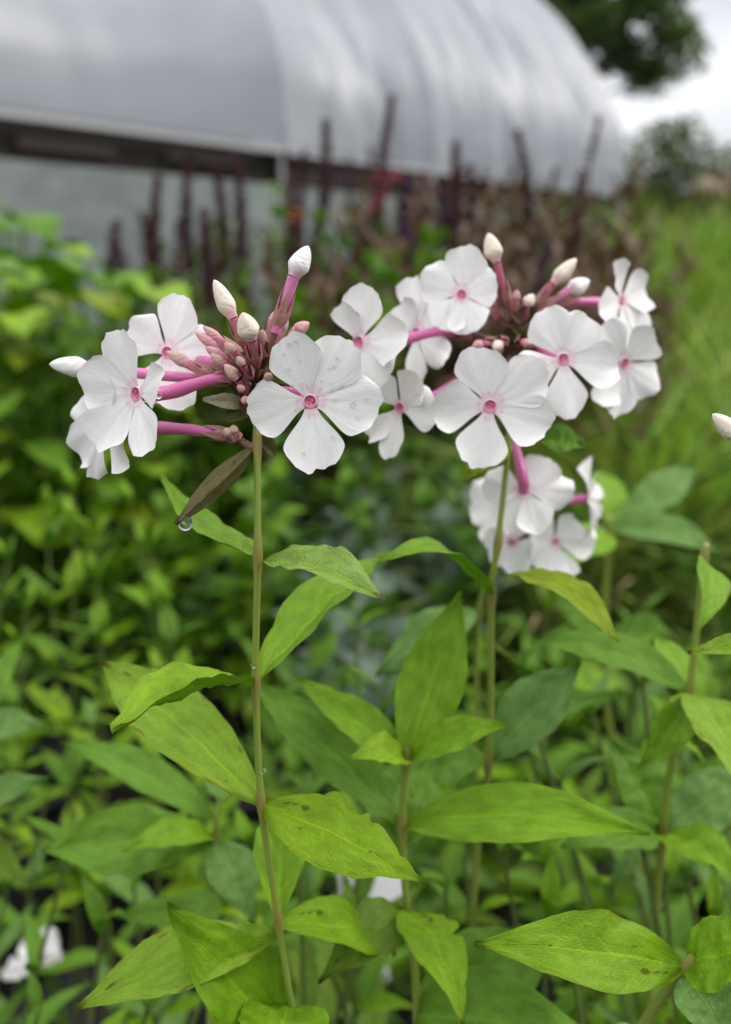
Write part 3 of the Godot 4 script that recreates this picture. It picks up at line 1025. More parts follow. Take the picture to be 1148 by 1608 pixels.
		for k in 18:
			var a := k * 2.4 + rng.randf_range(-0.3, 0.3)
			var lift := lerpf(0.55, 1.0, k / 14.0)
			var foot := Vector3(cos(a) * 0.025, hgt * lift * 0.93, sin(a) * 0.025)
			var e := rng.randf_range(-0.45, 0.25)
			place_leaf(o, "hosta", foot, Vector3(cos(a) * cos(e), sin(e), sin(a) * cos(e)), q[1] * rng.randf_range(0.55, 0.85), q[2] if rng.randf() < 0.6 else M.mid)
			part("leaf_stalk", tube(smooth_path([Vector3.ZERO, Vector3(cos(a) * 0.01, hgt * lift * 0.5, sin(a) * 0.01), foot], 3), even(7, 0.003, 0.002), 5), M.mid, o)
	# grasses to the right
	var bm := blade_mesh()
	for k in 60:
		var z := -1.15 - 2.6 * pow(k / 59.0, 1.35)
		var x := -z * rng.randf_range(0.225, 0.50)
		var line := lerpf(0.13, -0.115, pow((-z - 1.15) / 2.6, 0.6)) + rng.randf_range(-0.015, 0.02)
		var h := 0.585 - line * -z
		pot(Vector3(x, 0, z), "black pot of a fine green grass clump", "pots of the grass clumps")
		grass_clump(Vector3(x, 0.165, z), h, 0.060, 360, [Color(0.33, 0.50, 0.11), Color(0.40, 0.52, 0.11), Color(0.28, 0.47, 0.11), Color(0.44, 0.48, 0.16)][k % 4], ["fine green grass clump among the tall grasses", "yellowish grass clump among the tall grasses", "deep green grass clump among the tall grasses", "straw tinged grass clump among the tall grasses"][k % 4], bm)
	var rose := thing("pale_flower", "pale pink blossom above the grasses beside the brown shrub", "flower", Vector3(Vector3(1.2547, 1.0405, -3.3907).x, 0.0, Vector3(1.2547, 1.0405, -3.3907).z))
	for q in [Vector3(1.2501, 1.0449, -3.3919), Vector3(1.2822, 1.0227, -3.3860), Vector3(1.2463, 1.0675, -3.4497)]:
		bright_head(rose, q - rose.position, 0.035, M.blossom)

func bright_head(o: Node3D, at: Vector3, r: float, m: Material) -> void:
	part("stalk", tube(smooth_path([Vector3(at.x * 0.2, 0, at.z * 0.2), at * 0.6, at], 3), even(7, 0.002, 0.0015), 5), M.mid, o)
	for k in 14:
		var a := k * 2.4
		var e := lerpf(-0.2, 1.2, k / 13.0)
		place_leaf(o, "broad", at, Vector3(cos(a) * cos(e), sin(e), sin(a) * cos(e)), r * rng.randf_range(0.9, 1.3), m)
	for c in o.get_children():
		if c.name.begins_with("leaf"):
			c.name = "petal"

# ---------------------------------------------------------------- middle rows: young perennials in black pots
func middle_rows() -> void:
	var spots := []
	for j in 7:
		var z := -0.57 - 0.125 * j
		var wide := 0.10 + 0.45 * -z
		var n := int(wide * 2.0 / 0.142) + 1
		for i in n:
			var x := lerpf(-wide, wide, (i + 0.5) / n) + rng.randf_range(-0.02, 0.02) + (0.06 if j % 2 else 0.0)
			spots.append([x, z + rng.randf_range(-0.02, 0.02)])
	for s in spots:
		var x: float = s[0]
		var z: float = s[1]
		var side: float = x / -z
		var kind := "mid"
		# how far below eye level the tops lie per metre of distance: the beds keep their own heights
		var line := 0.42
		if side < -0.12:
			if z < -0.82:
				line = lerpf(0.24, 0.06, clampf((-z - 0.82) / 0.5, 0.0, 1.0))
				kind = "dark"
			elif z < -0.5:
				line = 0.25
				kind = "pale"
			else:
				line = 0.52
		elif side < 0.13:
			if z < -0.6:
				line = lerpf(0.30, 0.13, clampf((-z - 0.6) / 0.7, 0.0, 1.0))
				kind = "glaucous"
		else:
			line = 0.36
			if z < -0.75:
				line = 0.36
				kind = "low"
		if kind == "pale" and int(absf(x) * 100.0) % 3 != 0:
			continue
		var top := 0.75 - (line + rng.randf_range(-0.01, 0.05)) * -z
		var at := Vector3(x, 0.164, z)
		pot(Vector3(x, 0, z), "black plastic pot in the close rows of young perennials", "pots in the rows of young perennials")
		if kind == "mid":
			var o := thing("phlox_seedling", "leafy green phlox without flowers in the close rows", "phlox", at, "flowerless phlox in the rows")
			for q in 4:
				shoot(o, Vector3(rng.randf_range(-0.03, 0.03), 0, rng.randf_range(-0.03, 0.03)), Vector3(rng.randf_range(-0.06, 0.06), top - 0.164 + rng.randf_range(-0.13, 0.0), rng.randf_range(-0.06, 0.06)), 8, rng.randf_range(0.055, 0.09), "phlox", [M.mid, M.bright, M.blue, M.mid_worn, M.mid, M.mid], {})
		elif kind == "pale":
			var o := thing("young_perennial", "young green perennial with whorled leaves behind the lime shoots", "perennial", at, "young green perennials in the rows")
			for q in 3:
				shoot(o, Vector3(rng.randf_range(-0.03, 0.03), 0, rng.randf_range(-0.03, 0.03)), Vector3(rng.randf_range(-0.06, 0.06), top - 0.164 + rng.randf_range(-0.12, 0.0), rng.randf_range(-0.06, 0.06)), 8, rng.randf_range(0.040, 0.062), "phlox", [M.bright, M.mid, M.mid, M.mid, M.blue], {"whorl": 3, "from": 0.4, "low": 0.1, "high": 1.0})
		elif kind == "dark":
			var o := thing("leafy_perennial", "green broad leaved perennial before the pale hostas", "perennial", at, "green broad leaved perennials in the rows")
			for q in 4:
				shoot(o, Vector3(rng.randf_range(-0.03, 0.03), 0, rng.randf_range(-0.03, 0.03)), Vector3(rng.randf_range(-0.07, 0.07), top - 0.164 + rng.randf_range(-0.12, 0.0), rng.randf_range(-0.07, 0.07)), 8, rng.randf_range(0.06, 0.085), "broad", [M.mid, M.blue, M.bright, M.mid, M.bright], {"from": 0.4})
		elif kind == "glaucous":
			var o := thing("glaucous_perennial", "grey green perennial with broad matt leaves in the rows", "perennial", at, "grey green perennials in the rows")
			for q in 3:
				shoot(o, Vector3(rng.randf_range(-0.03, 0.03), 0, rng.randf_range(-0.03, 0.03)), Vector3(rng.randf_range(-0.06, 0.06), top - 0.164 + rng.randf_range(-0.10, 0.0), rng.randf_range(-0.06, 0.06)), 7, rng.randf_range(0.06, 0.085), "broad", [M.glaucous, M.glaucous, M.mid, M.blue], {"from": 0.45})
		else:
			var o := thing("low_perennial", "low green perennial at the foot of the grasses", "perennial", at, "low perennials before the grasses")
			for q in 3:
				shoot(o, Vector3(rng.randf_range(-0.03, 0.03), 0, rng.randf_range(-0.03, 0.03)), Vector3(rng.randf_range(-0.06, 0.06), (top - 0.164) * 0.75, rng.randf_range(-0.06, 0.06)), 6, rng.randf_range(0.05, 0.07), "phlox", [M.mid, M.bright], {})

func near_fillers() -> void:
	# flowerless phlox in small pots between the flowering ones: pot, then the shoot tips
	var beds := [
		[Vector3(-0.13, 0.101, -0.40), [Vector3(-0.0884, 0.5460, -0.3387), Vector3(-0.1340, 0.5305, -0.3967), Vector3(-0.0967, 0.5013, -0.3164)], [M.mid, M.blue, M.bright, M.mid], "phlox shoots with dull green leaves beside the pale perennials"],
		[Vector3(-0.27, 0.101, -0.42), [Vector3(-0.1520, 0.5085, -0.3701), Vector3(-0.1620, 0.4811, -0.3421)], [M.blue, M.mid, M.mid], "bluish green phlox shoots above the low white blossoms"],
		[Vector3(-0.045, 0.101, -0.38), [Vector3(-0.0040, 0.5949, -0.3725), Vector3(-0.0191, 0.5754, -0.3259), Vector3(-0.0230, 0.5545, -0.2996), Vector3(-0.0449, 0.5380, -0.2952), Vector3(-0.0033, 0.5442, -0.2865)], [M.blue, M.mid, M.mid, M.bright], "phlox shoots with upright bluish leaves between the two tall stems"],
		[Vector3(0.290, 0.101, -0.42), [Vector3(0.1647, 0.5958, -0.3935), Vector3(0.1517, 0.5736, -0.3461), Vector3(0.1256, 0.5679, -0.3239), Vector3(0.1382, 0.5474, -0.2977), Vector3(0.1436, 0.5236, -0.2810)], [M.mid, M.bright, M.blue], "bushy flowerless phlox beyond the red noded stem"],
		[Vector3(0.215, 0.101, -0.335), [Vector3(0.0818, 0.5970, -0.2903), Vector3(0.0659, 0.5837, -0.2660), Vector3(0.0948, 0.5760, -0.2743), Vector3(0.0804, 0.5551, -0.2480), Vector3(0.0595, 0.5567, -0.2588), Vector3(0.1054, 0.5591, -0.2491)], [M.mid, M.bright, M.mid, M.blue], "crowded leafy phlox shoots under the paddle shaped leaves"],
		[Vector3(-0.20, 0.101, -0.26), [Vector3(-0.0862, 0.5410, -0.2442), Vector3(-0.1107, 0.5088, -0.2460), Vector3(-0.0667, 0.5329, -0.2214), Vector3(-0.0456, 0.5491, -0.2153), Vector3(-0.1033, 0.5567, -0.2691)], [M.mid, M.mid, M.bright], "low phlox shoots under the sharp phlox's lowest leaves"],
		[Vector3(-0.030, 0.101, -0.315), [Vector3(-0.0055, 0.5535, -0.2217), Vector3(-0.0202, 0.5722, -0.2319), Vector3(0.0052, 0.6162, -0.2540), Vector3(0.0217, 0.5500, -0.2156), Vector3(-0.0092, 0.5893, -0.2572)], [M.mid, M.bright, M.mid_worn], "phlox shoots crowding round the short flowerless shoot"],
		[Vector3(0.175, 0.101, -0.175), [Vector3(0.0525, 0.6147, -0.2485), Vector3(0.0877, 0.6249, -0.2564), Vector3(0.1001, 0.6059, -0.2306), Vector3(0.0798, 0.5892, -0.2209), Vector3(0.0941, 0.5820, -0.2035), Vector3(0.0574, 0.5632, -0.2036)], [M.bright, M.mid, M.blue, M.bright], "fresh green phlox shoots right behind the leaning phlox"],
		[Vector3(0.105, 0.101, -0.385), [Vector3(0.0315, 0.5754, -0.2638), Vector3(0.0434, 0.5734, -0.2426), Vector3(0.0555, 0.5610, -0.2289), Vector3(0.0262, 0.5551, -0.2480), Vector3(0.0548, 0.6147, -0.2847)], [M.mid, M.bright, M.mid], "phlox shoots under the low blurred head"],
	]
	for q in beds:
		var o := thing("phlox", q[3], "phlox", q[0])
		pot(Vector3(q[0].x, 0, q[0].z), "small black pot of the " + q[3], "", 0.62)
		for t in q[1]:
			var tip: Vector3 = t - o.position
			var foot := Vector3(rng.randf_range(-0.02, 0.02), 0, rng.randf_range(-0.02, 0.02))
			shoot(o, foot, tip, 8, rng.randf_range(0.036, 0.052), "phlox", q[2], {"from": 0.4, "r": 0.0013, "low": 0.1, "high": 0.8})

func lime_shoots() -> void:
	for q in [
		[Vector3(-0.205, 0.101, -0.51), [Vector3(-0.1813, 0.6187, -0.5342), Vector3(-0.1644, 0.5930, -0.5170), Vector3(-0.2063, 0.6041, -0.5510)], "upright lime shoots with dense whorls over the dark gap"],
		[Vector3(-0.095, 0.101, -0.50), [Vector3(-0.1378, 0.6169, -0.5027), Vector3(-0.1255, 0.5916, -0.4959), Vector3(-0.1127, 0.5665, -0.4685)], "upright lime shoots next to the hanging raindrop"],
		[Vector3(-0.31, 0.101, -0.50), [Vector3(-0.2007, 0.5942, -0.4759), Vector3(-0.1841, 0.5738, -0.4497), Vector3(-0.2218, 0.6024, -0.4988)], "lime shoots at the end of the dark gap, beside bluish phlox"],
	]:
		var o := thing("young_perennial", q[2], "perennial", q[0])
		pot(Vector3(q[0].x, 0, q[0].z), "small black pot of the " + q[2].split(",")[0], "", 0.62)
		for t in q[1]:
			shoot(o, Vector3(rng.randf_range(-0.02, 0.02), 0, rng.randf_range(-0.02, 0.02)), t - o.position, 8, rng.randf_range(0.040, 0.055), "phlox", [M.lime, M.bright, M.mid], {"whorl": 3, "from": 0.50, "low": -0.1, "high": 1.0, "r": 0.0013, "stem": Color(0.10, 0.13, 0.035)})

func plant_label() -> void:
	var at := Vector3(0.0060, 0.3417, -0.5118)
	var o := thing("plant_label", "blank white plastic plant label stuck in a pot behind the phlox", "plant label", at)
	var v := PackedVector3Array()
	var outline := [[-0.5, 1.0], [0.5, 1.0], [0.5, -0.6], [0.40, -0.75], [0.08, -0.9], [0.06, -2.2], [-0.06, -2.2], [-0.08, -0.9], [-0.40, -0.75], [-0.5, -0.6]]
	var n := outline.size()
	for side in [0.0006, -0.0006]:
		for q in outline:
			v.append(Vector3(q[0] * 0.044, q[1] * 0.026, side + 0.02 * absf(q[0]) * q[0] * q[0]))
	var idx := PackedInt32Array()
	for i in range(1, n - 1):
		idx.append_array(PackedInt32Array([0, i, i + 1, n, n + i + 1, n + i]))
	for i in n:
		var k := (i + 1) % n
		idx.append_array(PackedInt32Array([i, n + i, k, k, n + i, n + k]))
	var blade := part("blade", finish(v, idx), M.label_white, o)
	blade.rotation_degrees = Vector3(-14, 10, 5)

# ---------------------------------------------------------------- the phlox in front
func front_phlox() -> void:
	var UPC := Vector3(0, 0.8, 0.6)
	# --- the sharp one
	var a := thing("phlox", "sharp white phlox with pink eyed flowers and raindrops on its petals", "phlox", Vector3(-0.045, 0.101, -0.150))
	pot(Vector3(-0.045, 0, -0.150), "small black pot of the sharp white phlox", "", 0.62)
	var an := [Vector3(-0.0203, 0.7190, -0.1636), Vector3(-0.0204, 0.6987, -0.1599), Vector3(-0.0216, 0.6719, -0.1599), Vector3(-0.0213, 0.6452, -0.1599), Vector3(-0.0186, 0.6172, -0.1599)]
	phlox_stem(a, [Vector3(-0.0212, 0.7318, -0.1716), Vector3(-0.0209, 0.7255, -0.1684), an[0], an[1], an[2], an[3], an[4], Vector3(-0.0158, 0.5900, -0.1600), Vector3(-0.0130, 0.5558, -0.1612), Vector3(-0.0102, 0.5007, -0.1630), Vector3(-0.030, 0.40, -0.152), a.position], 0.00058, 0.00088, an, true)
	leaf(a, an[0], Vector3(-0.0338, 0.7070, -0.1521), 0.0036, Vector3(0.35, 0.35, -0.9), M.bract, {"fold": 56.0, "arch": -0.07, "peak": 0.45, "wav": 0.05})
	leaf(a, an[1], Vector3(-0.0474, 0.7058, -0.2004), 0.0105, Vector3(0.5, 0.7, 0.5), M.bright, {"fold": 28.0, "arch": -0.09, "peak": 0.36})
	leaf(a, an[1] + Vector3(0.001, -0.0015, 0.0005), Vector3(0.0030, 0.6970, -0.1411), 0.0105, Vector3(-0.1, 0.95, 0.30), M.wet, {"fold": 26.0, "arch": 0.10, "wav": 0.06, "peak": 0.55})
	leaf(a, an[2], Vector3(0.0059, 0.6848, -0.2051), 0.0160, Vector3(-0.45, 0.55, 0.6), M.bright, {"fold": 26.0, "arch": 0.04, "peak": 0.5})
	leaf(a, an[2], Vector3(-0.0429, 0.6752, -0.1352), 0.0150, Vector3(-0.15, 0.98, -0.05), M.lime, {"fold": 34.0, "arch": 0.07, "peak": 0.55})
	leaf(a, an[3], Vector3(-0.0639, 0.6592, -0.1982), 0.0195, Vector3(0.45, 0.6, 0.75), M.bright_tip, {"fold": 12.0, "arch": 0.05, "peak": 0.52, "a": 0.8})
	leaf(a, an[3], Vector3(0.0111, 0.6402, -0.1414), 0.0170, Vector3(0.1, 0.85, 0.55), M.lime_worn, {"fold": 8.0, "arch": 0.07, "peak": 0.45, "bite": 0.24, "bite_side": -1.0, "wav": 0.06})
	leaf(a, an[4], Vector3(-0.0213, 0.6153, -0.2041), 0.0145, Vector3(0.05, 0.6, 0.8), M.bright, {"fold": 30.0, "arch": 0.03, "peak": 0.5})
	leaf(a, an[4] + Vector3(0.0, -0.001, 0.0), Vector3(0.0074, 0.5831, -0.1882), 0.016, Vector3(0.0, 0.9, 0.4), M.bright_worn, {"arch": 0.08})
	leaf(a, Vector3(-0.0151, 0.5819, -0.1599), Vector3(-0.0394, 0.6295, -0.1499), 0.0225, Vector3(0.35, 0.75, 0.6), M.bright, {"fold": 14.0, "arch": -0.02, "peak": 0.38, "a": 0.85})
	leaf(a, Vector3(-0.0189, 0.6087, -0.1651), Vector3(-0.0583, 0.6075, -0.1461), 0.0165, Vector3(0.0, 0.9, 0.35), M.bright_tip, {"fold": 12.0, "arch": 0.10, "peak": 0.5})
	leaf(a, Vector3(-0.0168, 0.5930, -0.1619), Vector3(-0.0182, 0.6025, -0.1313), 0.022, Vector3(0.0, 0.7, 0.6), M.bright, {"arch": 0.08})
	leaf(a, Vector3(-0.0227, 0.7263, -0.1676), Vector3(-0.0301, 0.7277, -0.1638), 0.0022, Vector3(0, 0.3, 1), M.bract_pale, {"fold": 20.0})
	leaf(a, Vector3(-0.0220, 0.7245, -0.1671), Vector3(-0.0265, 0.7234, -0.1647), 0.0016, Vector3(0, 0.6, 0.8), M.bract, {"fold": 20.0})
	leaf(a, Vector3(-0.0203, 0.7202, -0.1639), Vector3(-0.0178, 0.7160, -0.1690), 0.0030, Vector3(0, 0.6, 0.8), M.bract, {"fold": 30.0})
	flower(a, Vector3(-0.0102, 0.7275, -0.1627), Vector3(-0.0200, 0.0599, 0.9980), [Vector3(-0.0142, 0.7395, -0.1625), Vector3(-0.0028, 0.7386, -0.1622), Vector3(0.0028, 0.7265, -0.1614), Vector3(-0.0091, 0.7146, -0.1609), Vector3(-0.0216, 0.7255, -0.1618)], [0.0095, 0.0100, 0.0108, 0.0108, 0.0103], Vector3(-0.0185, 0.7276, -0.1762), Vector3(-0.0214, 0.7288, -0.1713), 487)
	flower(a, Vector3(-0.0423, 0.7288, -0.1631), Vector3(-0.6052, 0.1210, 0.7868), [Vector3(-0.0463, 0.7401, -0.1651), Vector3(-0.0540, 0.7308, -0.1699), Vector3(-0.0508, 0.7185, -0.1653), Vector3(-0.0393, 0.7192, -0.1565), Vector3(-0.0348, 0.7321, -0.1551)], [0.0105, 0.0105, 0.0098, 0.0085, 0.0076], Vector3(-0.0226, 0.7309, -0.1698), Vector3(-0.0214, 0.7288, -0.1713), 213)
	flower(a, Vector3(-0.0408, 0.7346, -0.1843), Vector3(-0.3058, 0.2548, 0.9174), [Vector3(-0.0369, 0.7460, -0.1851), Vector3(-0.0496, 0.7397, -0.1876), Vector3(-0.0442, 0.7246, -0.1816), Vector3(-0.0359, 0.7237, -0.1786), Vector3(-0.0298, 0.7360, -0.1799)], [0.0099, 0.0099, 0.0099, 0.0099, 0.0099], Vector3(-0.0252, 0.7313, -0.1751), Vector3(-0.0214, 0.7288, -0.1713), 262)
	flower(a, Vector3(-0.0514, 0.7207, -0.1723), Vector3(-0.7362, 0.0511, 0.6748), [Vector3(-0.0605, 0.7231, -0.1815), Vector3(-0.0599, 0.7147, -0.1804), Vector3(-0.0563, 0.7100, -0.1754), Vector3(-0.0439, 0.7163, -0.1623), Vector3(-0.0473, 0.7317, -0.1672)], [0.0094, 0.0094, 0.0059, 0.0083, 0.0083], Vector3(-0.0249, 0.7203, -0.1660), Vector3(-0.0207, 0.7186, -0.1634), 163)
	bud(a, Vector3(-0.0105, 0.7551, -0.1701), Vector3(-0.0133, 0.7496, -0.1697), Vector3(-0.0170, 0.7394, -0.1701), Vector3(-0.0214, 0.7288, -0.1713), 0.0022, "white")
	bud(a, Vector3(-0.0284, 0.7491, -0.1716), Vector3(-0.0249, 0.7420, -0.1707), Vector3(-0.0226, 0.7363, -0.1713), Vector3(-0.0214, 0.7288, -0.1713), 0.0019, "cream")
	bud(a, Vector3(-0.0218, 0.7435, -0.1608), Vector3(-0.0205, 0.7386, -0.1626), Vector3(-0.0201, 0.7336, -0.1664), Vector3(-0.0214, 0.7288, -0.1713), 0.0022, "cream")
	bud(a, Vector3(-0.0628, 0.7328, -0.1776), Vector3(-0.0546, 0.7320, -0.1774), Vector3(-0.0248, 0.7303, -0.1718), Vector3(-0.0214, 0.7288, -0.1713), 0.0022, "white")
	bud(a, Vector3(-0.0331, 0.7392, -0.1752), Vector3(-0.0291, 0.7366, -0.1745), Vector3(-0.0248, 0.7335, -0.1726), Vector3(-0.0214, 0.7288, -0.1713), 0.0014, "pink")
	bud(a, Vector3(-0.0380, 0.7358, -0.1712), Vector3(-0.0337, 0.7335, -0.1705), Vector3(-0.0284, 0.7311, -0.1699), Vector3(-0.0214, 0.7288, -0.1713), 0.0016, "tan")
	bud(a, Vector3(-0.0260, 0.7340, -0.1645), Vector3(-0.0236, 0.7314, -0.1648), Vector3(-0.0221, 0.7290, -0.1673), Vector3(-0.0214, 0.7288, -0.1713), 0.0015, "tan")
	bud(a, Vector3(-0.0110, 0.7409, -0.1777), Vector3(-0.0140, 0.7390, -0.1772), Vector3(-0.0175, 0.7351, -0.1741), Vector3(-0.0214, 0.7288, -0.1713), 0.0017, "pink")
	bud(a, Vector3(-0.0165, 0.7436, -0.1722), Vector3(-0.0178, 0.7407, -0.1725), Vector3(-0.0197, 0.7358, -0.1712), Vector3(-0.0214, 0.7288, -0.1713), 0.0014, "pink")
	bud(a, Vector3(-0.0232, 0.7357, -0.1618), Vector3(-0.0223, 0.7342, -0.1625), Vector3(-0.0215, 0.7314, -0.1669), Vector3(-0.0214, 0.7288, -0.1713), 0.0011, "tan")
	bud(a, Vector3(-0.0302, 0.7368, -0.1693), Vector3(-0.0273, 0.7350, -0.1699), Vector3(-0.0231, 0.7325, -0.1703), Vector3(-0.0214, 0.7288, -0.1713), 0.0013, "pink")
	bud(a, Vector3(-0.0261, 0.7378, -0.1665), Vector3(-0.0244, 0.7361, -0.1671), Vector3(-0.0217, 0.7329, -0.1693), Vector3(-0.0214, 0.7288, -0.1713), 0.0013, "tan")
	bud(a, Vector3(-0.0186, 0.7403, -0.1631), Vector3(-0.0191, 0.7384, -0.1646), Vector3(-0.0199, 0.7343, -0.1687), Vector3(-0.0214, 0.7288, -0.1713), 0.0012, "tan")
	bud(a, Vector3(-0.0263, 0.7223, -0.1634), Vector3(-0.0255, 0.7211, -0.1641), Vector3(-0.0242, 0.7200, -0.1648), Vector3(-0.0207, 0.7186, -0.1634), 0.0012, "tan")
	bud(a, Vector3(-0.0246, 0.7229, -0.1635), Vector3(-0.0246, 0.7215, -0.1642), Vector3(-0.0237, 0.7200, -0.1648), Vector3(-0.0207, 0.7186, -0.1634), 0.0011, "tan")
	bud(a, Vector3(-0.0316, 0.7403, -0.1755), Vector3(-0.0282, 0.7377, -0.1748), Vector3(-0.0233, 0.7344, -0.1729), Vector3(-0.0214, 0.7288, -0.1713), 0.0012, "pink")
	bud(a, Vector3(-0.0289, 0.7357, -0.1670), Vector3(-0.0265, 0.7337, -0.1675), Vector3(-0.0224, 0.7310, -0.1688), Vector3(-0.0214, 0.7288, -0.1713), 0.0012, "tan")
	bud(a, Vector3(-0.0150, 0.7418, -0.1748), Vector3(-0.0165, 0.7394, -0.1742), Vector3(-0.0188, 0.7352, -0.1720), Vector3(-0.0214, 0.7288, -0.1713), 0.0013, "pink")
	bud(a, Vector3(-0.0171, 0.7326, -0.1610), Vector3(-0.0180, 0.7317, -0.1628), Vector3(-0.0200, 0.7298, -0.1685), Vector3(-0.0214, 0.7288, -0.1713), 0.0010, "tan")
	bud(a, Vector3(-0.0236, 0.7302, -0.1634), Vector3(-0.0226, 0.7294, -0.1643), Vector3(-0.0217, 0.7280, -0.1680), Vector3(-0.0214, 0.7288, -0.1713), 0.0010, "pink")
	bud(a, Vector3(-0.0221, 0.7285, -0.1620), Vector3(-0.0220, 0.7273, -0.1627), Vector3(-0.0218, 0.7258, -0.1664), Vector3(-0.0214, 0.7288, -0.1713), 0.0011, "pink")
	# a branchlet carrying the low flower, and the crown of tiny bracts where the florets meet
	var tw := smooth_path([Vector3(-0.0203, 0.7186, -0.1634) - a.position, Vector3(-0.0225, 0.7192, -0.1646) - a.position, Vector3(-0.0244, 0.7198, -0.1658) - a.position], 4)
	var tc := PackedColorArray()
	for i in tw.size():
		tc.append(Color(0.15, 0.07, 0.05))
	part("branchlet", tube(tw, even(tw.size(), 0.0008, 0.0006), 8, tc), M.dyed, a)
	for k in 22:
		var q := Vector3(-0.0214, 0.7302, -0.1696) + Vector3(rng.randf_range(-0.0022, 0.0022), rng.randf_range(-0.0055, 0.0045), rng.randf_range(-0.002, 0.002))
		var e := q + Vector3(rng.randf_range(-0.0045, 0.0035), rng.randf_range(0.0005, 0.0045), rng.randf_range(-0.001, 0.004))
		leaf(a, q, e, 0.0013, Vector3(0, 0.3, 1), [M.bract, M.purple_leaf, M.dry][k % 3], {"fold": 30.0})
	# --- the second, softer head
	var c := thing("phlox", "white phlox with the fullest flower head, blooms facing every way", "phlox", Vector3(0.050, 0.101, -0.345))
	pot(Vector3(0.050, 0, -0.345), "small black pot of the phlox with the fullest head", "", 0.62)
	var cn := [Vector3(0.0330, 0.6854, -0.2115), Vector3(0.0321, 0.6702, -0.2126), Vector3(0.0337, 0.6217, -0.2162)]
	phlox_stem(c, [Vector3(0.0360, 0.7396, -0.2208), Vector3(0.0362, 0.7306, -0.2194), Vector3(0.0348, 0.7063, -0.2140), cn[0], cn[1], cn[2], Vector3(0.0314, 0.5779, -0.2189), Vector3(0.035, 0.42, -0.245), Vector3(0.044, 0.25, -0.305), c.position], 0.0006, 0.0011, cn, true)
	leaf(c, cn[1], Vector3(0.0027, 0.6908, -0.1808), 0.0125, Vector3(0.0, 0.95, 0.25), M.bright, {"fold": 16.0, "arch": 0.13, "peak": 0.5, "curl": -0.04})
	leaf(c, Vector3(0.0341, 0.6763, -0.2122), Vector3(0.0572, 0.6697, -0.1855), 0.0140, Vector3(0.2, 0.9, 0.25), M.olive, {"fold": 18.0, "arch": 0.14, "peak": 0.5})
	leaf(c, cn[2], Vector3(0.0595, 0.6465, -0.2259), 0.0195, Vector3(-0.4, 0.6, 0.7), M.blue, {"fold": 18.0, "arch": 0.04, "peak": 0.5})
	leaf(c, cn[2], Vector3(0.0121, 0.6087, -0.2261), 0.0165, Vector3(0.1, 0.9, 0.4), M.mid, {"arch": 0.1})
	leaf(c, Vector3(0.0424, 0.7115, -0.2112), Vector3(0.0527, 0.7104, -0.2089), 0.0075, Vector3(0, 0.7, 0.7), M.mid, {"fold": 20.0})
	leaf(c, Vector3(0.0360, 0.7101, -0.2191), Vector3(0.0235, 0.7015, -0.2096), 0.0085, Vector3(0.2, 0.8, 0.4), M.olive, {"fold": 28.0})
	flower(c, Vector3(-0.0017, 0.7355, -0.2001), Vector3(-0.5013, 0.1504, 0.8521), [Vector3(0.0004, 0.7477, -0.1998), Vector3(0.0094, 0.7366, -0.1926), Vector3(0.0046, 0.7280, -0.1939), Vector3(-0.0060, 0.7273, -0.2000), Vector3(-0.0050, 0.7439, -0.2020)], [0.0108, 0.0108, 0.0108, 0.0090, 0.0064], Vector3(0.0253, 0.7361, -0.2189), Vector3(0.0365, 0.7351, -0.2207), 562)
	flower(c, Vector3(0.0267, 0.7228, -0.1894), Vector3(-0.0497, 0.0994, 0.9938), [Vector3(0.0234, 0.7352, -0.1898), Vector3(0.0382, 0.7309, -0.1887), Vector3(0.0394, 0.7184, -0.1873), Vector3(0.0239, 0.7096, -0.1872), Vector3(0.0143, 0.7228, -0.1890)], [0.0109, 0.0112, 0.0109, 0.0109, 0.0109], Vector3(0.0336, 0.7288, -0.2138), Vector3(0.0365, 0.7351, -0.2207), 770)
	flower(c, Vector3(0.0440, 0.7319, -0.1991), Vector3(0.1004, 0.1505, 0.9835), [Vector3(0.0388, 0.7426, -0.1992), Vector3(0.0494, 0.7414, -0.2001), Vector3(0.0566, 0.7298, -0.1991), Vector3(0.0454, 0.7190, -0.1963), Vector3(0.0328, 0.7271, -0.1962)], [0.0101, 0.0101, 0.0101, 0.0101, 0.0101], Vector3(0.0403, 0.7325, -0.2179), Vector3(0.0365, 0.7351, -0.2207), 885)
	flower(c, Vector3(0.0224, 0.7455, -0.2131), Vector3(-0.2851, 0.2036, 0.9366), [Vector3(0.0241, 0.7564, -0.2139), Vector3(0.0132, 0.7498, -0.2158), Vector3(0.0173, 0.7377, -0.2119), Vector3(0.0248, 0.7370, -0.2095), Vector3(0.0301, 0.7487, -0.2104)], [0.0099, 0.0099, 0.0099, 0.0099, 0.0099], Vector3(0.0315, 0.7397, -0.2198), Vector3(0.0365, 0.7351, -0.2207), 725)
	flower(c, Vector3(0.0122, 0.7363, -0.2210), Vector3(-0.7172, 0.2049, 0.6660), [Vector3(0.0121, 0.7497, -0.2237), Vector3(0.0081, 0.7426, -0.2255), Vector3(0.0115, 0.7242, -0.2165), Vector3(0.0186, 0.7301, -0.2107), Vector3(0.0196, 0.7443, -0.2140)], [0.0102, 0.0102, 0.0061, 0.0073, 0.0102], Vector3(0.0263, 0.7350, -0.2217), Vector3(0.0365, 0.7351, -0.2207), 652)
	flower(c, Vector3(0.0077, 0.7207, -0.2013), Vector3(-0.6338, 0.1022, 0.7667), [Vector3(0.0121, 0.7283, -0.1973), Vector3(0.0154, 0.7214, -0.1937), Vector3(0.0009, 0.7128, -0.2045), Vector3(0.0056, 0.7091, -0.2002), Vector3(0.0028, 0.7270, -0.2041)], [0.0099, 0.0099, 0.0059, 0.0059, 0.0071], Vector3(0.0289, 0.7262, -0.2172), Vector3(0.0365, 0.7351, -0.2207), 627)
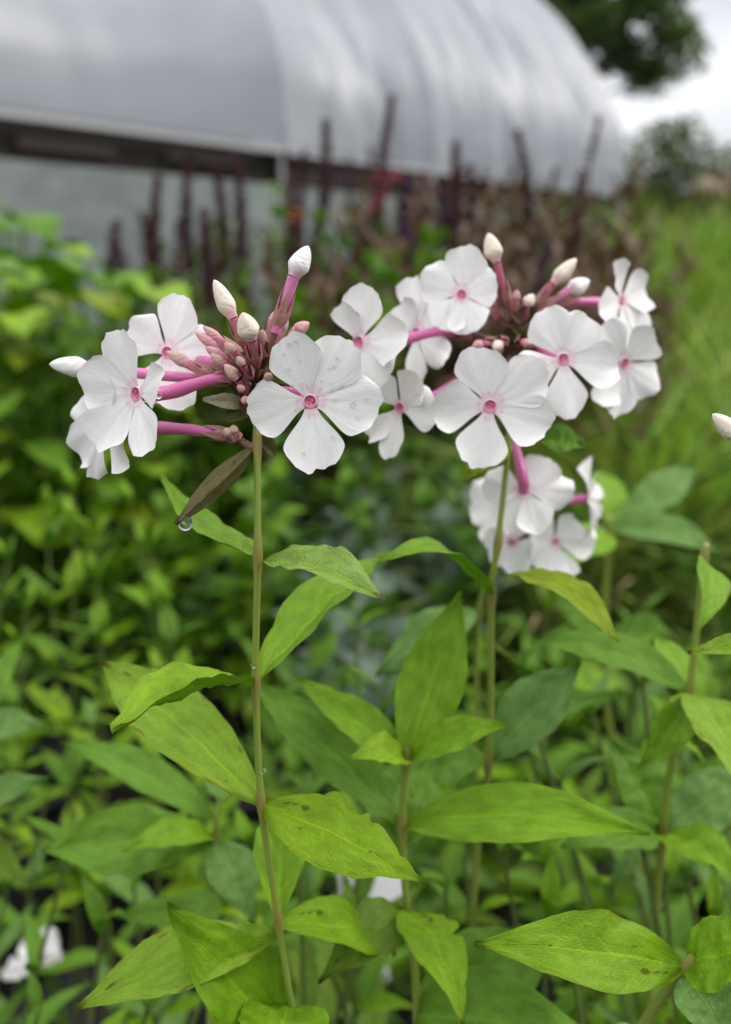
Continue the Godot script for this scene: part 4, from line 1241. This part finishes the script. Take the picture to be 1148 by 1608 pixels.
	flower(c, Vector3(0.0656, 0.7439, -0.2323), Vector3(0.7586, 0.1580, 0.6321), [Vector3(0.0620, 0.7532, -0.2288), Vector3(0.0735, 0.7469, -0.2410), Vector3(0.0745, 0.7356, -0.2400), Vector3(0.0667, 0.7300, -0.2287), Vector3(0.0577, 0.7406, -0.2208)], [0.0077, 0.0108, 0.0108, 0.0108, 0.0108], Vector3(0.0475, 0.7421, -0.2277), Vector3(0.0365, 0.7351, -0.2207), 978)
	flower(c, Vector3(0.0650, 0.7286, -0.2241), Vector3(0.4224, -0.0503, 0.9050), [Vector3(0.0745, 0.7214, -0.2278), Vector3(0.0635, 0.7149, -0.2230), Vector3(0.0561, 0.7200, -0.2193), Vector3(0.0580, 0.7382, -0.2192), Vector3(0.0716, 0.7363, -0.2256)], [0.0105, 0.0105, 0.0105, 0.0105, 0.0105], Vector3(0.0448, 0.7320, -0.2250), Vector3(0.0365, 0.7351, -0.2207), 982)
	flower(c, Vector3(0.0399, 0.6973, -0.2178), Vector3(0.1208, -0.5033, -0.8556), [Vector3(0.0471, 0.7043, -0.2220), Vector3(0.0529, 0.6980, -0.2175), Vector3(0.0439, 0.6877, -0.2127), Vector3(0.0351, 0.6880, -0.2141), Vector3(0.0303, 0.6994, -0.2215)], [0.0097, 0.0097, 0.0097, 0.0097, 0.0097], Vector3(0.0367, 0.7141, -0.2243), Vector3(0.0365, 0.7351, -0.2207), 822)
	bud(c, Vector3(0.0287, 0.7594, -0.2178), Vector3(0.0309, 0.7527, -0.2171), Vector3(0.0349, 0.7418, -0.2204), Vector3(0.0365, 0.7351, -0.2207), 0.0024, "cream")
	bud(c, Vector3(0.0505, 0.7537, -0.2205), Vector3(0.0450, 0.7478, -0.2199), Vector3(0.0403, 0.7411, -0.2212), Vector3(0.0365, 0.7351, -0.2207), 0.0021, "cream")
	bud(c, Vector3(0.0554, 0.7486, -0.2264), Vector3(0.0500, 0.7459, -0.2256), Vector3(0.0420, 0.7411, -0.2233), Vector3(0.0365, 0.7351, -0.2207), 0.0024, "white")
	bud(c, Vector3(0.0286, 0.7472, -0.2187), Vector3(0.0303, 0.7445, -0.2190), Vector3(0.0335, 0.7387, -0.2206), Vector3(0.0365, 0.7351, -0.2207), 0.0019, "pink")
	bud(c, Vector3(0.0398, 0.7455, -0.2162), Vector3(0.0382, 0.7428, -0.2165), Vector3(0.0374, 0.7389, -0.2196), Vector3(0.0365, 0.7351, -0.2207), 0.0016, "cream")
	bud(c, Vector3(0.0247, 0.7338, -0.2079), Vector3(0.0269, 0.7344, -0.2091), Vector3(0.0321, 0.7346, -0.2164), Vector3(0.0365, 0.7351, -0.2207), 0.0015, "pink")
	bud(c, Vector3(0.0297, 0.7335, -0.2057), Vector3(0.0309, 0.7345, -0.2081), Vector3(0.0335, 0.7351, -0.2155), Vector3(0.0365, 0.7351, -0.2207), 0.0014, "cream")
	bud(c, Vector3(0.0376, 0.7346, -0.2060), Vector3(0.0370, 0.7347, -0.2092), Vector3(0.0365, 0.7351, -0.2155), Vector3(0.0365, 0.7351, -0.2207), 0.0014, "pink")
	bud(c, Vector3(0.0367, 0.7464, -0.2216), Vector3(0.0366, 0.7438, -0.2220), Vector3(0.0365, 0.7396, -0.2219), Vector3(0.0365, 0.7351, -0.2207), 0.0014, "pink")
	for k in 16:
		var q := Vector3(0.0358, 0.7360, -0.2188) + Vector3(rng.randf_range(-0.003, 0.003), rng.randf_range(-0.006, 0.006), rng.randf_range(-0.002, 0.003))
		leaf(c, q, q + Vector3(rng.randf_range(-0.006, 0.006), rng.randf_range(0.001, 0.007), rng.randf_range(0.0, 0.004)), 0.0015, Vector3(0, 0.3, 1), [M.bract, M.purple_leaf, M.dry][k % 3], {"fold": 30.0})
	# --- the low blurred head
	var e := thing("phlox", "low blurred phlox head with magenta eyes under the fullest head", "phlox", Vector3(0.060, 0.101, -0.450))
	pot(Vector3(0.060, 0, -0.450), "small black pot of the low blurred phlox", "", 0.62)
	var en := [Vector3(0.0371, 0.6436, -0.2717), Vector3(0.0381, 0.5894, -0.2727)]
	phlox_stem(e, [Vector3(0.0445, 0.6732, -0.2610), Vector3(0.0428, 0.6640, -0.2627), en[0], en[1], Vector3(0.0399, 0.5360, -0.2791), Vector3(0.050, 0.40, -0.345), Vector3(0.056, 0.24, -0.405), e.position], 0.0006, 0.0011, en, true)
	leaf(e, en[0], Vector3(0.0032, 0.6274, -0.2570), 0.018, Vector3(0.1, 0.9, 0.4), M.blue, {"arch": 0.10})
	leaf(e, en[1], Vector3(0.0816, 0.6230, -0.2558), 0.018, Vector3(0.1, 0.9, 0.4), M.mid, {"arch": 0.10})
	leaf(e, en[1], Vector3(-0.0031, 0.5717, -0.2732), 0.02, Vector3(0.1, 0.9, 0.4), M.mid, {"arch": 0.10})
	flower(e, Vector3(0.0561, 0.6738, -0.2508), Vector3(0.2617, 0.2094, 0.9422), [Vector3(0.0624, 0.6801, -0.2529), Vector3(0.0683, 0.6723, -0.2530), Vector3(0.0588, 0.6619, -0.2479), Vector3(0.0488, 0.6681, -0.2465), Vector3(0.0495, 0.6797, -0.2493)], [0.0094, 0.0094, 0.0094, 0.0094, 0.0094], Vector3(0.0476, 0.6691, -0.2630), Vector3(0.0425, 0.6738, -0.2508), 872)
	flower(e, Vector3(0.0400, 0.6814, -0.2591), Vector3(-0.3549, 0.2028, 0.9126), [Vector3(0.0325, 0.6885, -0.2625), Vector3(0.0322, 0.6780, -0.2603), Vector3(0.0387, 0.6712, -0.2562), Vector3(0.0459, 0.6739, -0.2540), Vector3(0.0431, 0.6922, -0.2592)], [0.0088, 0.0088, 0.0088, 0.0088, 0.0088], Vector3(0.0444, 0.6715, -0.2688), Vector3(0.0425, 0.6738, -0.2508), 782)
	flower(e, Vector3(0.0435, 0.6735, -0.2507), Vector3(-0.1010, -0.1010, 0.9897), [Vector3(0.0349, 0.6759, -0.2504), Vector3(0.0381, 0.6669, -0.2509), Vector3(0.0457, 0.6640, -0.2505), Vector3(0.0518, 0.6704, -0.2492), Vector3(0.0455, 0.6832, -0.2485)], [0.0080, 0.0080, 0.0080, 0.0080, 0.0080], Vector3(0.0462, 0.6684, -0.2701), Vector3(0.0425, 0.6738, -0.2508), 805)
	flower(e, Vector3(0.0662, 0.6860, -0.2541), Vector3(0.9522, 0.1203, 0.2807), [Vector3(0.0698, 0.6896, -0.2642), Vector3(0.0657, 0.6985, -0.2542), Vector3(0.0637, 0.6896, -0.2435), Vector3(0.0663, 0.6768, -0.2469), Vector3(0.0704, 0.6761, -0.2605)], [0.0099, 0.0099, 0.0099, 0.0099, 0.0099], Vector3(0.0566, 0.6825, -0.2594), Vector3(0.0425, 0.6738, -0.2508), 926)
	bud(e, Vector3(0.0500, 0.6829, -0.2533), Vector3(0.0491, 0.6794, -0.2554), Vector3(0.0467, 0.6734, -0.2590), Vector3(0.0425, 0.6738, -0.2508), 0.0018, "cream")
	bud(e, Vector3(0.0553, 0.6849, -0.2517), Vector3(0.0531, 0.6823, -0.2541), Vector3(0.0487, 0.6738, -0.2591), Vector3(0.0425, 0.6738, -0.2508), 0.0018, "pink")
	# --- the short flowerless shoot in the middle
	var b := thing("phlox", "short flowerless phlox shoot with bright upright leaves between two stems", "phlox", Vector3(0.015, 0.101, -0.245))
	pot(Vector3(0.015, 0, -0.245), "small black pot of the short flowerless shoot", "", 0.62)
	var bn := [Vector3(0.0097, 0.6376, -0.1894), Vector3(0.0091, 0.6183, -0.1914)]
	phlox_stem(b, [Vector3(0.0102, 0.6415, -0.1894), bn[0], bn[1], Vector3(0.0107, 0.5918, -0.1916), Vector3(0.0138, 0.5557, -0.1943), Vector3(0.015, 0.42, -0.206), Vector3(0.015, 0.26, -0.225), b.position], 0.0008, 0.0012, bn)
	leaf(b, bn[0], Vector3(0.0239, 0.6734, -0.2093), 0.0185, Vector3(-0.1, 0.35, 0.9), M.bright, {"fold": 13.0, "arch": -0.03, "peak": 0.45, "a": 0.8})
	leaf(b, bn[0], Vector3(-0.0174, 0.6509, -0.2064), 0.0125, Vector3(0.25, 0.8, 0.5), M.bright, {"fold": 16.0, "arch": 0.02, "peak": 0.4})
	leaf(b, bn[0], Vector3(0.0325, 0.6519, -0.1808), 0.0105, Vector3(-0.1, 0.85, 0.5), M.bright, {"fold": 18.0, "arch": 0.10, "peak": 0.5})
	leaf(b, bn[0], Vector3(-0.0031, 0.6468, -0.1753), 0.0080, Vector3(0.1, 0.8, 0.5), M.lime, {"fold": 20.0, "arch": 0.14, "peak": 0.5})
	leaf(b, bn[1], Vector3(-0.0307, 0.6461, -0.2155), 0.0165, Vector3(0.3, 0.7, 0.65), M.mid, {"fold": 14.0, "arch": 0.06, "peak": 0.5})
	leaf(b, bn[1], Vector3(0.0643, 0.6283, -0.1745), 0.0175, Vector3(0.0, 0.85, 0.5), M.bright, {"fold": 14.0, "arch": 0.12, "peak": 0.45})
	leaf(b, Vector3(0.0089, 0.6115, -0.1927), Vector3(0.0046, 0.6184, -0.2184), 0.0150, Vector3(0, 0.4, 0.9), M.mid, {"fold": 18.0})
	leaf(b, Vector3(0.0096, 0.6115, -0.1927), Vector3(0.0172, 0.6193, -0.2186), 0.0150, Vector3(0, 0.4, 0.9), M.mid, {"fold": 18.0})
	leaf(b, Vector3(0.0107, 0.5934, -0.1920), Vector3(0.0206, 0.5976, -0.1517), 0.0170, Vector3(0.2, 0.8, 0.5), M.bright_worn, {"fold": 10.0, "arch": 0.12, "bite": 0.3, "bite_side": -1.0})
	leaf(b, Vector3(0.0107, 0.5934, -0.1920), Vector3(-0.0106, 0.5954, -0.1656), 0.016, Vector3(0.0, 0.8, 0.5), M.mid_worn, {"arch": 0.12})
	leaf(b, Vector3(0.0132, 0.5619, -0.1939), Vector3(0.0549, 0.5684, -0.2102), 0.028, Vector3(0.0, 0.7, 0.7), M.mid, {"arch": 0.06})
	leaf(b, Vector3(0.0132, 0.5586, -0.1930), Vector3(0.0554, 0.5781, -0.1662), 0.028, Vector3(0.0, 0.8, 0.5), M.mid, {"arch": 0.12})
	# --- the one that leans in at the right edge
	var d := thing("phlox", "phlox leaning in beside the fullest head, one cream bud and bright leaves", "phlox", Vector3(0.100, 0.101, -0.140))
	pot(Vector3(0.100, 0, -0.140), "small black pot of the leaning phlox", "", 0.62)
	var dn := [Vector3(0.0656, 0.6125, -0.1516), Vector3(0.0810, 0.6415, -0.1490)]
	phlox_stem(d, [Vector3(0.0724, 0.7169, -0.1620), Vector3(0.0777, 0.6849, -0.1534), dn[1], dn[0], Vector3(0.0592, 0.5943, -0.1550), Vector3(0.0554, 0.5739, -0.1599), Vector3(0.068, 0.45, -0.150), Vector3(0.085, 0.26, -0.145), d.position], 0.0009, 0.0014, dn)
	bud(d, Vector3(0.0641, 0.7251, -0.1631), Vector3(0.0695, 0.7205, -0.1619), Vector3(0.0718, 0.7178, -0.1622), Vector3(0.0724, 0.7163, -0.1618), 0.0020, "cream")
	leaf(d, dn[0], Vector3(0.0215, 0.6217, -0.1478), 0.0168, Vector3(0.05, 0.78, 0.62), M.bright_worn, {"fold": 12.0, "arch": 0.13, "peak": 0.45})
	leaf(d, dn[0], Vector3(0.0789, 0.6288, -0.1383), 0.0170, Vector3(0.0, 0.85, 0.5), M.bright, {"arch": 0.10})
	leaf(d, dn[0] + Vector3(0, -0.001, 0), Vector3(0.0703, 0.6062, -0.1375), 0.0150, Vector3(0.0, 0.85, 0.5), M.blue, {"arch": 0.10})
	leaf(d, Vector3(0.0759, 0.6831, -0.1529), Vector3(0.0600, 0.6819, -0.1526), 0.0046, Vector3(0, 0.9, 0.4), M.bright_tip, {"fold": 24.0, "arch": 0.03})
	# --- a flowerless neighbour further right
	var g := thing("phlox", "flowerless phlox with red noded stem behind the leaning one", "phlox", Vector3(0.135, 0.101, -0.265))
	pot(Vector3(0.135, 0, -0.265), "small black pot of the flowerless red noded phlox", "", 0.62)
	var gn := [Vector3(0.0846, 0.6443, -0.2118), Vector3(0.0858, 0.6799, -0.2142), Vector3(0.0837, 0.5976, -0.2180)]
	phlox_stem(g, [Vector3(0.0866, 0.6830, -0.2150), gn[1], gn[0], gn[2], Vector3(0.095, 0.45, -0.235), Vector3(0.12, 0.26, -0.25), g.position], 0.0008, 0.0012, gn)
	leaf(g, gn[0], Vector3(0.0827, 0.6388, -0.1669), 0.0165, Vector3(0.0, 0.6, 0.75), M.bright_tip, {"arch": 0.10, "fold": 12.0})
	leaf(g, gn[0], Vector3(0.0695, 0.6292, -0.2006), 0.0120, Vector3(0.3, 0.6, 0.7), M.bright, {"arch": 0.12, "fold": 14.0})
	leaf(g, gn[0], Vector3(0.0851, 0.6474, -0.2417), 0.012, Vector3(0.1, 0.6, 0.8), M.bright, {"arch": 0.05})
	leaf(g, gn[0], Vector3(0.0469, 0.6476, -0.2365), 0.0165, Vector3(0.1, 0.9, 0.35), M.mid, {"arch": 0.12, "fold": 16.0})
	leaf(g, gn[2], Vector3(0.0721, 0.6185, -0.2339), 0.017, Vector3(0.1, 0.7, 0.7), M.mid, {"arch": 0.06})
	leaf(g, gn[2], Vector3(0.1150, 0.6113, -0.2320), 0.019, Vector3(-0.1, 0.7, 0.7), M.blue, {"arch": 0.06})
	leaf(g, gn[2], Vector3(0.0505, 0.6066, -0.1997), 0.016, Vector3(0.0, 0.9, 0.4), M.mid, {"arch": 0.10})
	leaf(g, gn[2], Vector3(0.0942, 0.6036, -0.1885), 0.017, Vector3(0.0, 0.9, 0.4), M.bright, {"arch": 0.10})
	leaf(g, gn[1], Vector3(0.0755, 0.6731, -0.1865), 0.009, Vector3(0.2, 0.5, 0.8), M.bright, {"arch": 0.1})
	# --- two flowerless neighbours at the lower left
	var l := thing("phlox", "flowerless phlox with one long dull leaf below the sharp phlox's big leaf", "phlox", Vector3(-0.135, 0.101, -0.255))
	pot(Vector3(-0.135, 0, -0.255), "small black pot of the phlox with one long dull leaf", "", 0.62)
	var ln := [Vector3(-0.0449, 0.5869, -0.2307)]
	phlox_stem(l, [Vector3(-0.0431, 0.6002, -0.2311), ln[0], Vector3(-0.0489, 0.5466, -0.2405), Vector3(-0.062, 0.40, -0.215), l.position], 0.0008, 0.0012, ln)
	leaf(l, ln[0], Vector3(-0.0916, 0.5930, -0.2168), 0.0235, Vector3(0.0, 0.72, 0.6), M.mid, {"arch": 0.08, "peak": 0.55})
	leaf(l, ln[0], Vector3(-0.0646, 0.6015, -0.2045), 0.0120, Vector3(0.1, 0.9, 0.35), M.bright, {"arch": 0.12, "peak": 0.5})
	leaf(l, Vector3(-0.0431, 0.5997, -0.2310), Vector3(-0.0454, 0.5950, -0.2535), 0.0110, Vector3(0.1, 0.5, 0.8), M.blue, {})
	leaf(l, ln[0], Vector3(-0.0322, 0.5719, -0.2132), 0.0170, Vector3(0.3, 0.7, 0.6), M.blue, {"arch": 0.10})
	leaf(l, Vector3(-0.0468, 0.5651, -0.2352), Vector3(-0.0560, 0.5609, -0.2133), 0.0150, Vector3(0.0, 0.7, 0.6), M.mid, {"arch": 0.10})
	var k := thing("phlox", "bluish leaved phlox reaching in above the low white blossoms", "phlox", Vector3(-0.255, 0.101, -0.265))
	pot(Vector3(-0.255, 0, -0.265), "small black pot of the bluish leaved phlox", "", 0.62)
	var kn := [Vector3(-0.1366, 0.5691, -0.2621), Vector3(-0.1389, 0.5932, -0.2789)]
	phlox_stem(k, [Vector3(-0.1378, 0.6018, -0.2812), kn[1], kn[0], Vector3(-0.1480, 0.5171, -0.2689), Vector3(-0.20, 0.38, -0.24), k.position], 0.0009, 0.0012, kn)
	leaf(k, kn[0], Vector3(-0.0929, 0.6062, -0.2327), 0.0190, Vector3(0.0, 0.85, 0.45), M.blue, {"arch": 0.06})
	leaf(k, kn[1], Vector3(-0.1027, 0.6098, -0.2575), 0.0180, Vector3(0.0, 0.85, 0.45), M.blue, {"arch": 0.06})
	leaf(k, kn[1], Vector3(-0.1265, 0.6197, -0.3067), 0.0150, Vector3(-0.2, 0.6, 0.7), M.mid, {"arch": 0.06})
	leaf(k, kn[0], Vector3(-0.1054, 0.5618, -0.2394), 0.0130, Vector3(0.0, 0.85, 0.45), M.mid_worn, {"arch": 0.10})
	leaf(l, Vector3(-0.0477, 0.5540, -0.2374), Vector3(-0.0806, 0.5505, -0.2416), 0.0110, Vector3(0.0, 0.85, 0.45), M.mid, {"arch": 0.10})
	leaf(l, Vector3(-0.0442, 0.5927, -0.2312), Vector3(-0.1025, 0.5970, -0.2696), 0.0140, Vector3(0.1, 0.85, 0.45), M.mid, {"arch": 0.10})
	# --- blurred broad leaves beside the low head
	var h := thing("phlox", "blurred phlox with paddle shaped pale leaves beside the low head", "phlox", Vector3(0.165, 0.101, -0.42))
	pot(Vector3(0.165, 0, -0.42), "small black pot of the phlox with paddle shaped leaves", "", 0.62)
	var hn := [Vector3(0.1048, 0.6427, -0.3647), Vector3(0.1101, 0.6378, -0.3426)]
	phlox_stem(h, [Vector3(0.1040, 0.6461, -0.3656), hn[0], Vector3(0.1113, 0.5597, -0.3735), Vector3(0.15, 0.40, -0.40), h.position], 0.0012, 0.002, [hn[0]])
	leaf(h, hn[0], Vector3(0.1488, 0.6664, -0.3917), 0.020, Vector3(-0.3, 0.5, 0.8), M.blue, {"peak": 0.6, "fold": 10.0})
	leaf(h, hn[0], Vector3(0.1119, 0.6599, -0.4107), 0.020, Vector3(0.1, 0.3, 0.9), M.bright, {"peak": 0.6})
	leaf(h, hn[0], Vector3(0.1397, 0.6439, -0.3339), 0.020, Vector3(-0.1, 0.85, 0.45), M.blue, {"peak": 0.55, "arch": 0.14})
	leaf(h, hn[0], Vector3(0.0744, 0.6361, -0.3318), 0.020, Vector3(0.1, 0.8, 0.5), M.bright, {"arch": 0.12})
	leaf(h, Vector3(0.1072, 0.5941, -0.3672), Vector3(0.0780, 0.6184, -0.3582), 0.022, Vector3(0.1, 0.7, 0.7), M.mid, {})
	leaf(h, Vector3(0.1072, 0.5941, -0.3672), Vector3(0.1256, 0.6079, -0.3346), 0.026, Vector3(0.0, 0.8, 0.6), M.mid, {})
	leaf(h, Vector3(0.1086, 0.5754, -0.3673), Vector3(0.0843, 0.5854, -0.3286), 0.022, Vector3(0.0, 0.8, 0.6), M.bright, {})

func raindrops() -> void:
	var n := Vector3(-0.02, 0.06, 1).normalized()
	var i := 0
	for q in [[Vector3(-0.0125, 0.7379, -0.1647), 3.0], [Vector3(-0.0137, 0.7376, -0.1646), 2.6], [Vector3(-0.0148, 0.7359, -0.1641), 1.6], [Vector3(-0.0139, 0.7333, -0.1636), 2.2], [Vector3(-0.0119, 0.7348, -0.1639), 1.6], [Vector3(-0.0134, 0.7301, -0.1629), 2.8], [Vector3(-0.0117, 0.7306, -0.1630), 2.0], [Vector3(-0.0052, 0.7352, -0.1640), 2.0], [Vector3(-0.0057, 0.7337, -0.1635), 2.2], [Vector3(-0.0066, 0.7333, -0.1635), 1.6], [Vector3(-0.0091, 0.7342, -0.1637), 1.8], [Vector3(-0.0080, 0.7311, -0.1631), 1.5], [Vector3(-0.0064, 0.7306, -0.1629), 1.8], [Vector3(-0.0042, 0.7303, -0.1628), 2.6], [Vector3(-0.0048, 0.7299, -0.1628), 2.2], [Vector3(-0.0061, 0.7294, -0.1626), 2.4], [Vector3(-0.0056, 0.7277, -0.1621), 2.2], [Vector3(-0.0023, 0.7269, -0.1617), 3.6], [Vector3(0.0002, 0.7279, -0.1620), 2.4], [Vector3(-0.0015, 0.7246, -0.1611), 2.0], [Vector3(-0.0061, 0.7210, -0.1601), 2.6], [Vector3(-0.0128, 0.7259, -0.1617), 2.2], [Vector3(-0.0196, 0.7223, -0.1605), 1.6], [Vector3(-0.0115, 0.7181, -0.1594), 2.0]]:
		var best := 1e9
		var at: Vector3 = q[0]
		for p in sharp_petals:
			var d: Vector3 = p - q[0]
			var side := (d - n * d.dot(n)).length_squared()
			if side < best:
				best = side
				at = q[0] + n * (d.dot(n) + q[1] * 0.00004)
		drop(at, q[1] * 0.00015, n, "tiny raindrop on the white petals of the sharp flower", "raindrops on the sharp flower")
	drop(Vector3(-0.0205, 0.6537, -0.1585), 0.0006, Vector3(0.3, 0.2, 1).normalized(), "single clear drop clinging to the sharp phlox stem")
	drop(Vector3(-0.0219, 0.6764, -0.1589), 0.0005, Vector3(-0.7, 0.2, 1).normalized(), "small clear drop just above a stem node")
	for q in [[Vector3(-0.0380, 0.7336, -0.1612), 5.0], [Vector3(-0.0373, 0.7288, -0.1600), 5.0]]:
		drop(q[0], q[1] * 0.000118, Vector3(0.3, 0.5, 0.8).normalized(), "raindrop on the curled petal of the flower beside the long white bud", "drops on the curled petal")
	# the large drop hanging from the folded bract: a pear shape
	var c := Vector3(-0.0323, 0.7070, -0.1531)
	var sm := SphereMesh.new()
	sm.radius = 0.0013
	sm.height = 0.0031
	sm.radial_segments = 40
	sm.rings = 24
	var o := part("water_drop", sm, M.water, self, c)
	o.name = numbered("water_drop")
	tag(o, "large hanging raindrop under the tip of the folded brown bract", "water drop")

func low_white_flowers() -> void:
	var o := thing("white_groundcover", "low plant with two small white blossoms near the pot rims", "flower", Vector3(Vector3(-0.1698, 0.4089, -0.3848).x, 0.164, Vector3(-0.1698, 0.4089, -0.3848).z))
	for q in [[Vector3(-0.1654, 0.4210, -0.3777), 0.0105], [Vector3(-0.1804, 0.4012, -0.3828), 0.008], [Vector3(-0.1614, 0.4110, -0.3802), 0.006]]:
		var p: Vector3 = q[0]
		var f := Node3D.new()
		f.name = "flower"
		f.position = p - o.position
		o.add_child(f, true)
		for k in 5:
			var a := TAU * k / 5.0
			part("petal", petal_mesh(Vector3.ZERO, Vector3(cos(a), 0.2, sin(a)) * q[1], Vector3(0.1, 0.6, 0.7).normalized(), q[1] * 0.85, k + 3), M.petal, f)
		part("stem", tube(smooth_path([Vector3(0, 0, 0) - f.position, -f.position * 0.4 + Vector3(0.01, 0, 0), Vector3.ZERO], 3), even(7, 0.001, 0.001), 5), M.mid, f)
	pot(Vector3(o.position.x, 0, o.position.z), "black pot of the low plant with white blossoms")

func _ready() -> void:
	setup_view()
	rng.seed = 20
	noise.seed = 2
	noise.frequency = 0.01
	make_materials()
	make_leaf_sets()
	make_pots()
	build_setting()
	polytunnel()
	far_plants()
	rows_behind()
	middle_rows()
	near_fillers()
	lime_shoots()
	plant_label()
	front_phlox()
	low_white_flowers()
	raindrops()
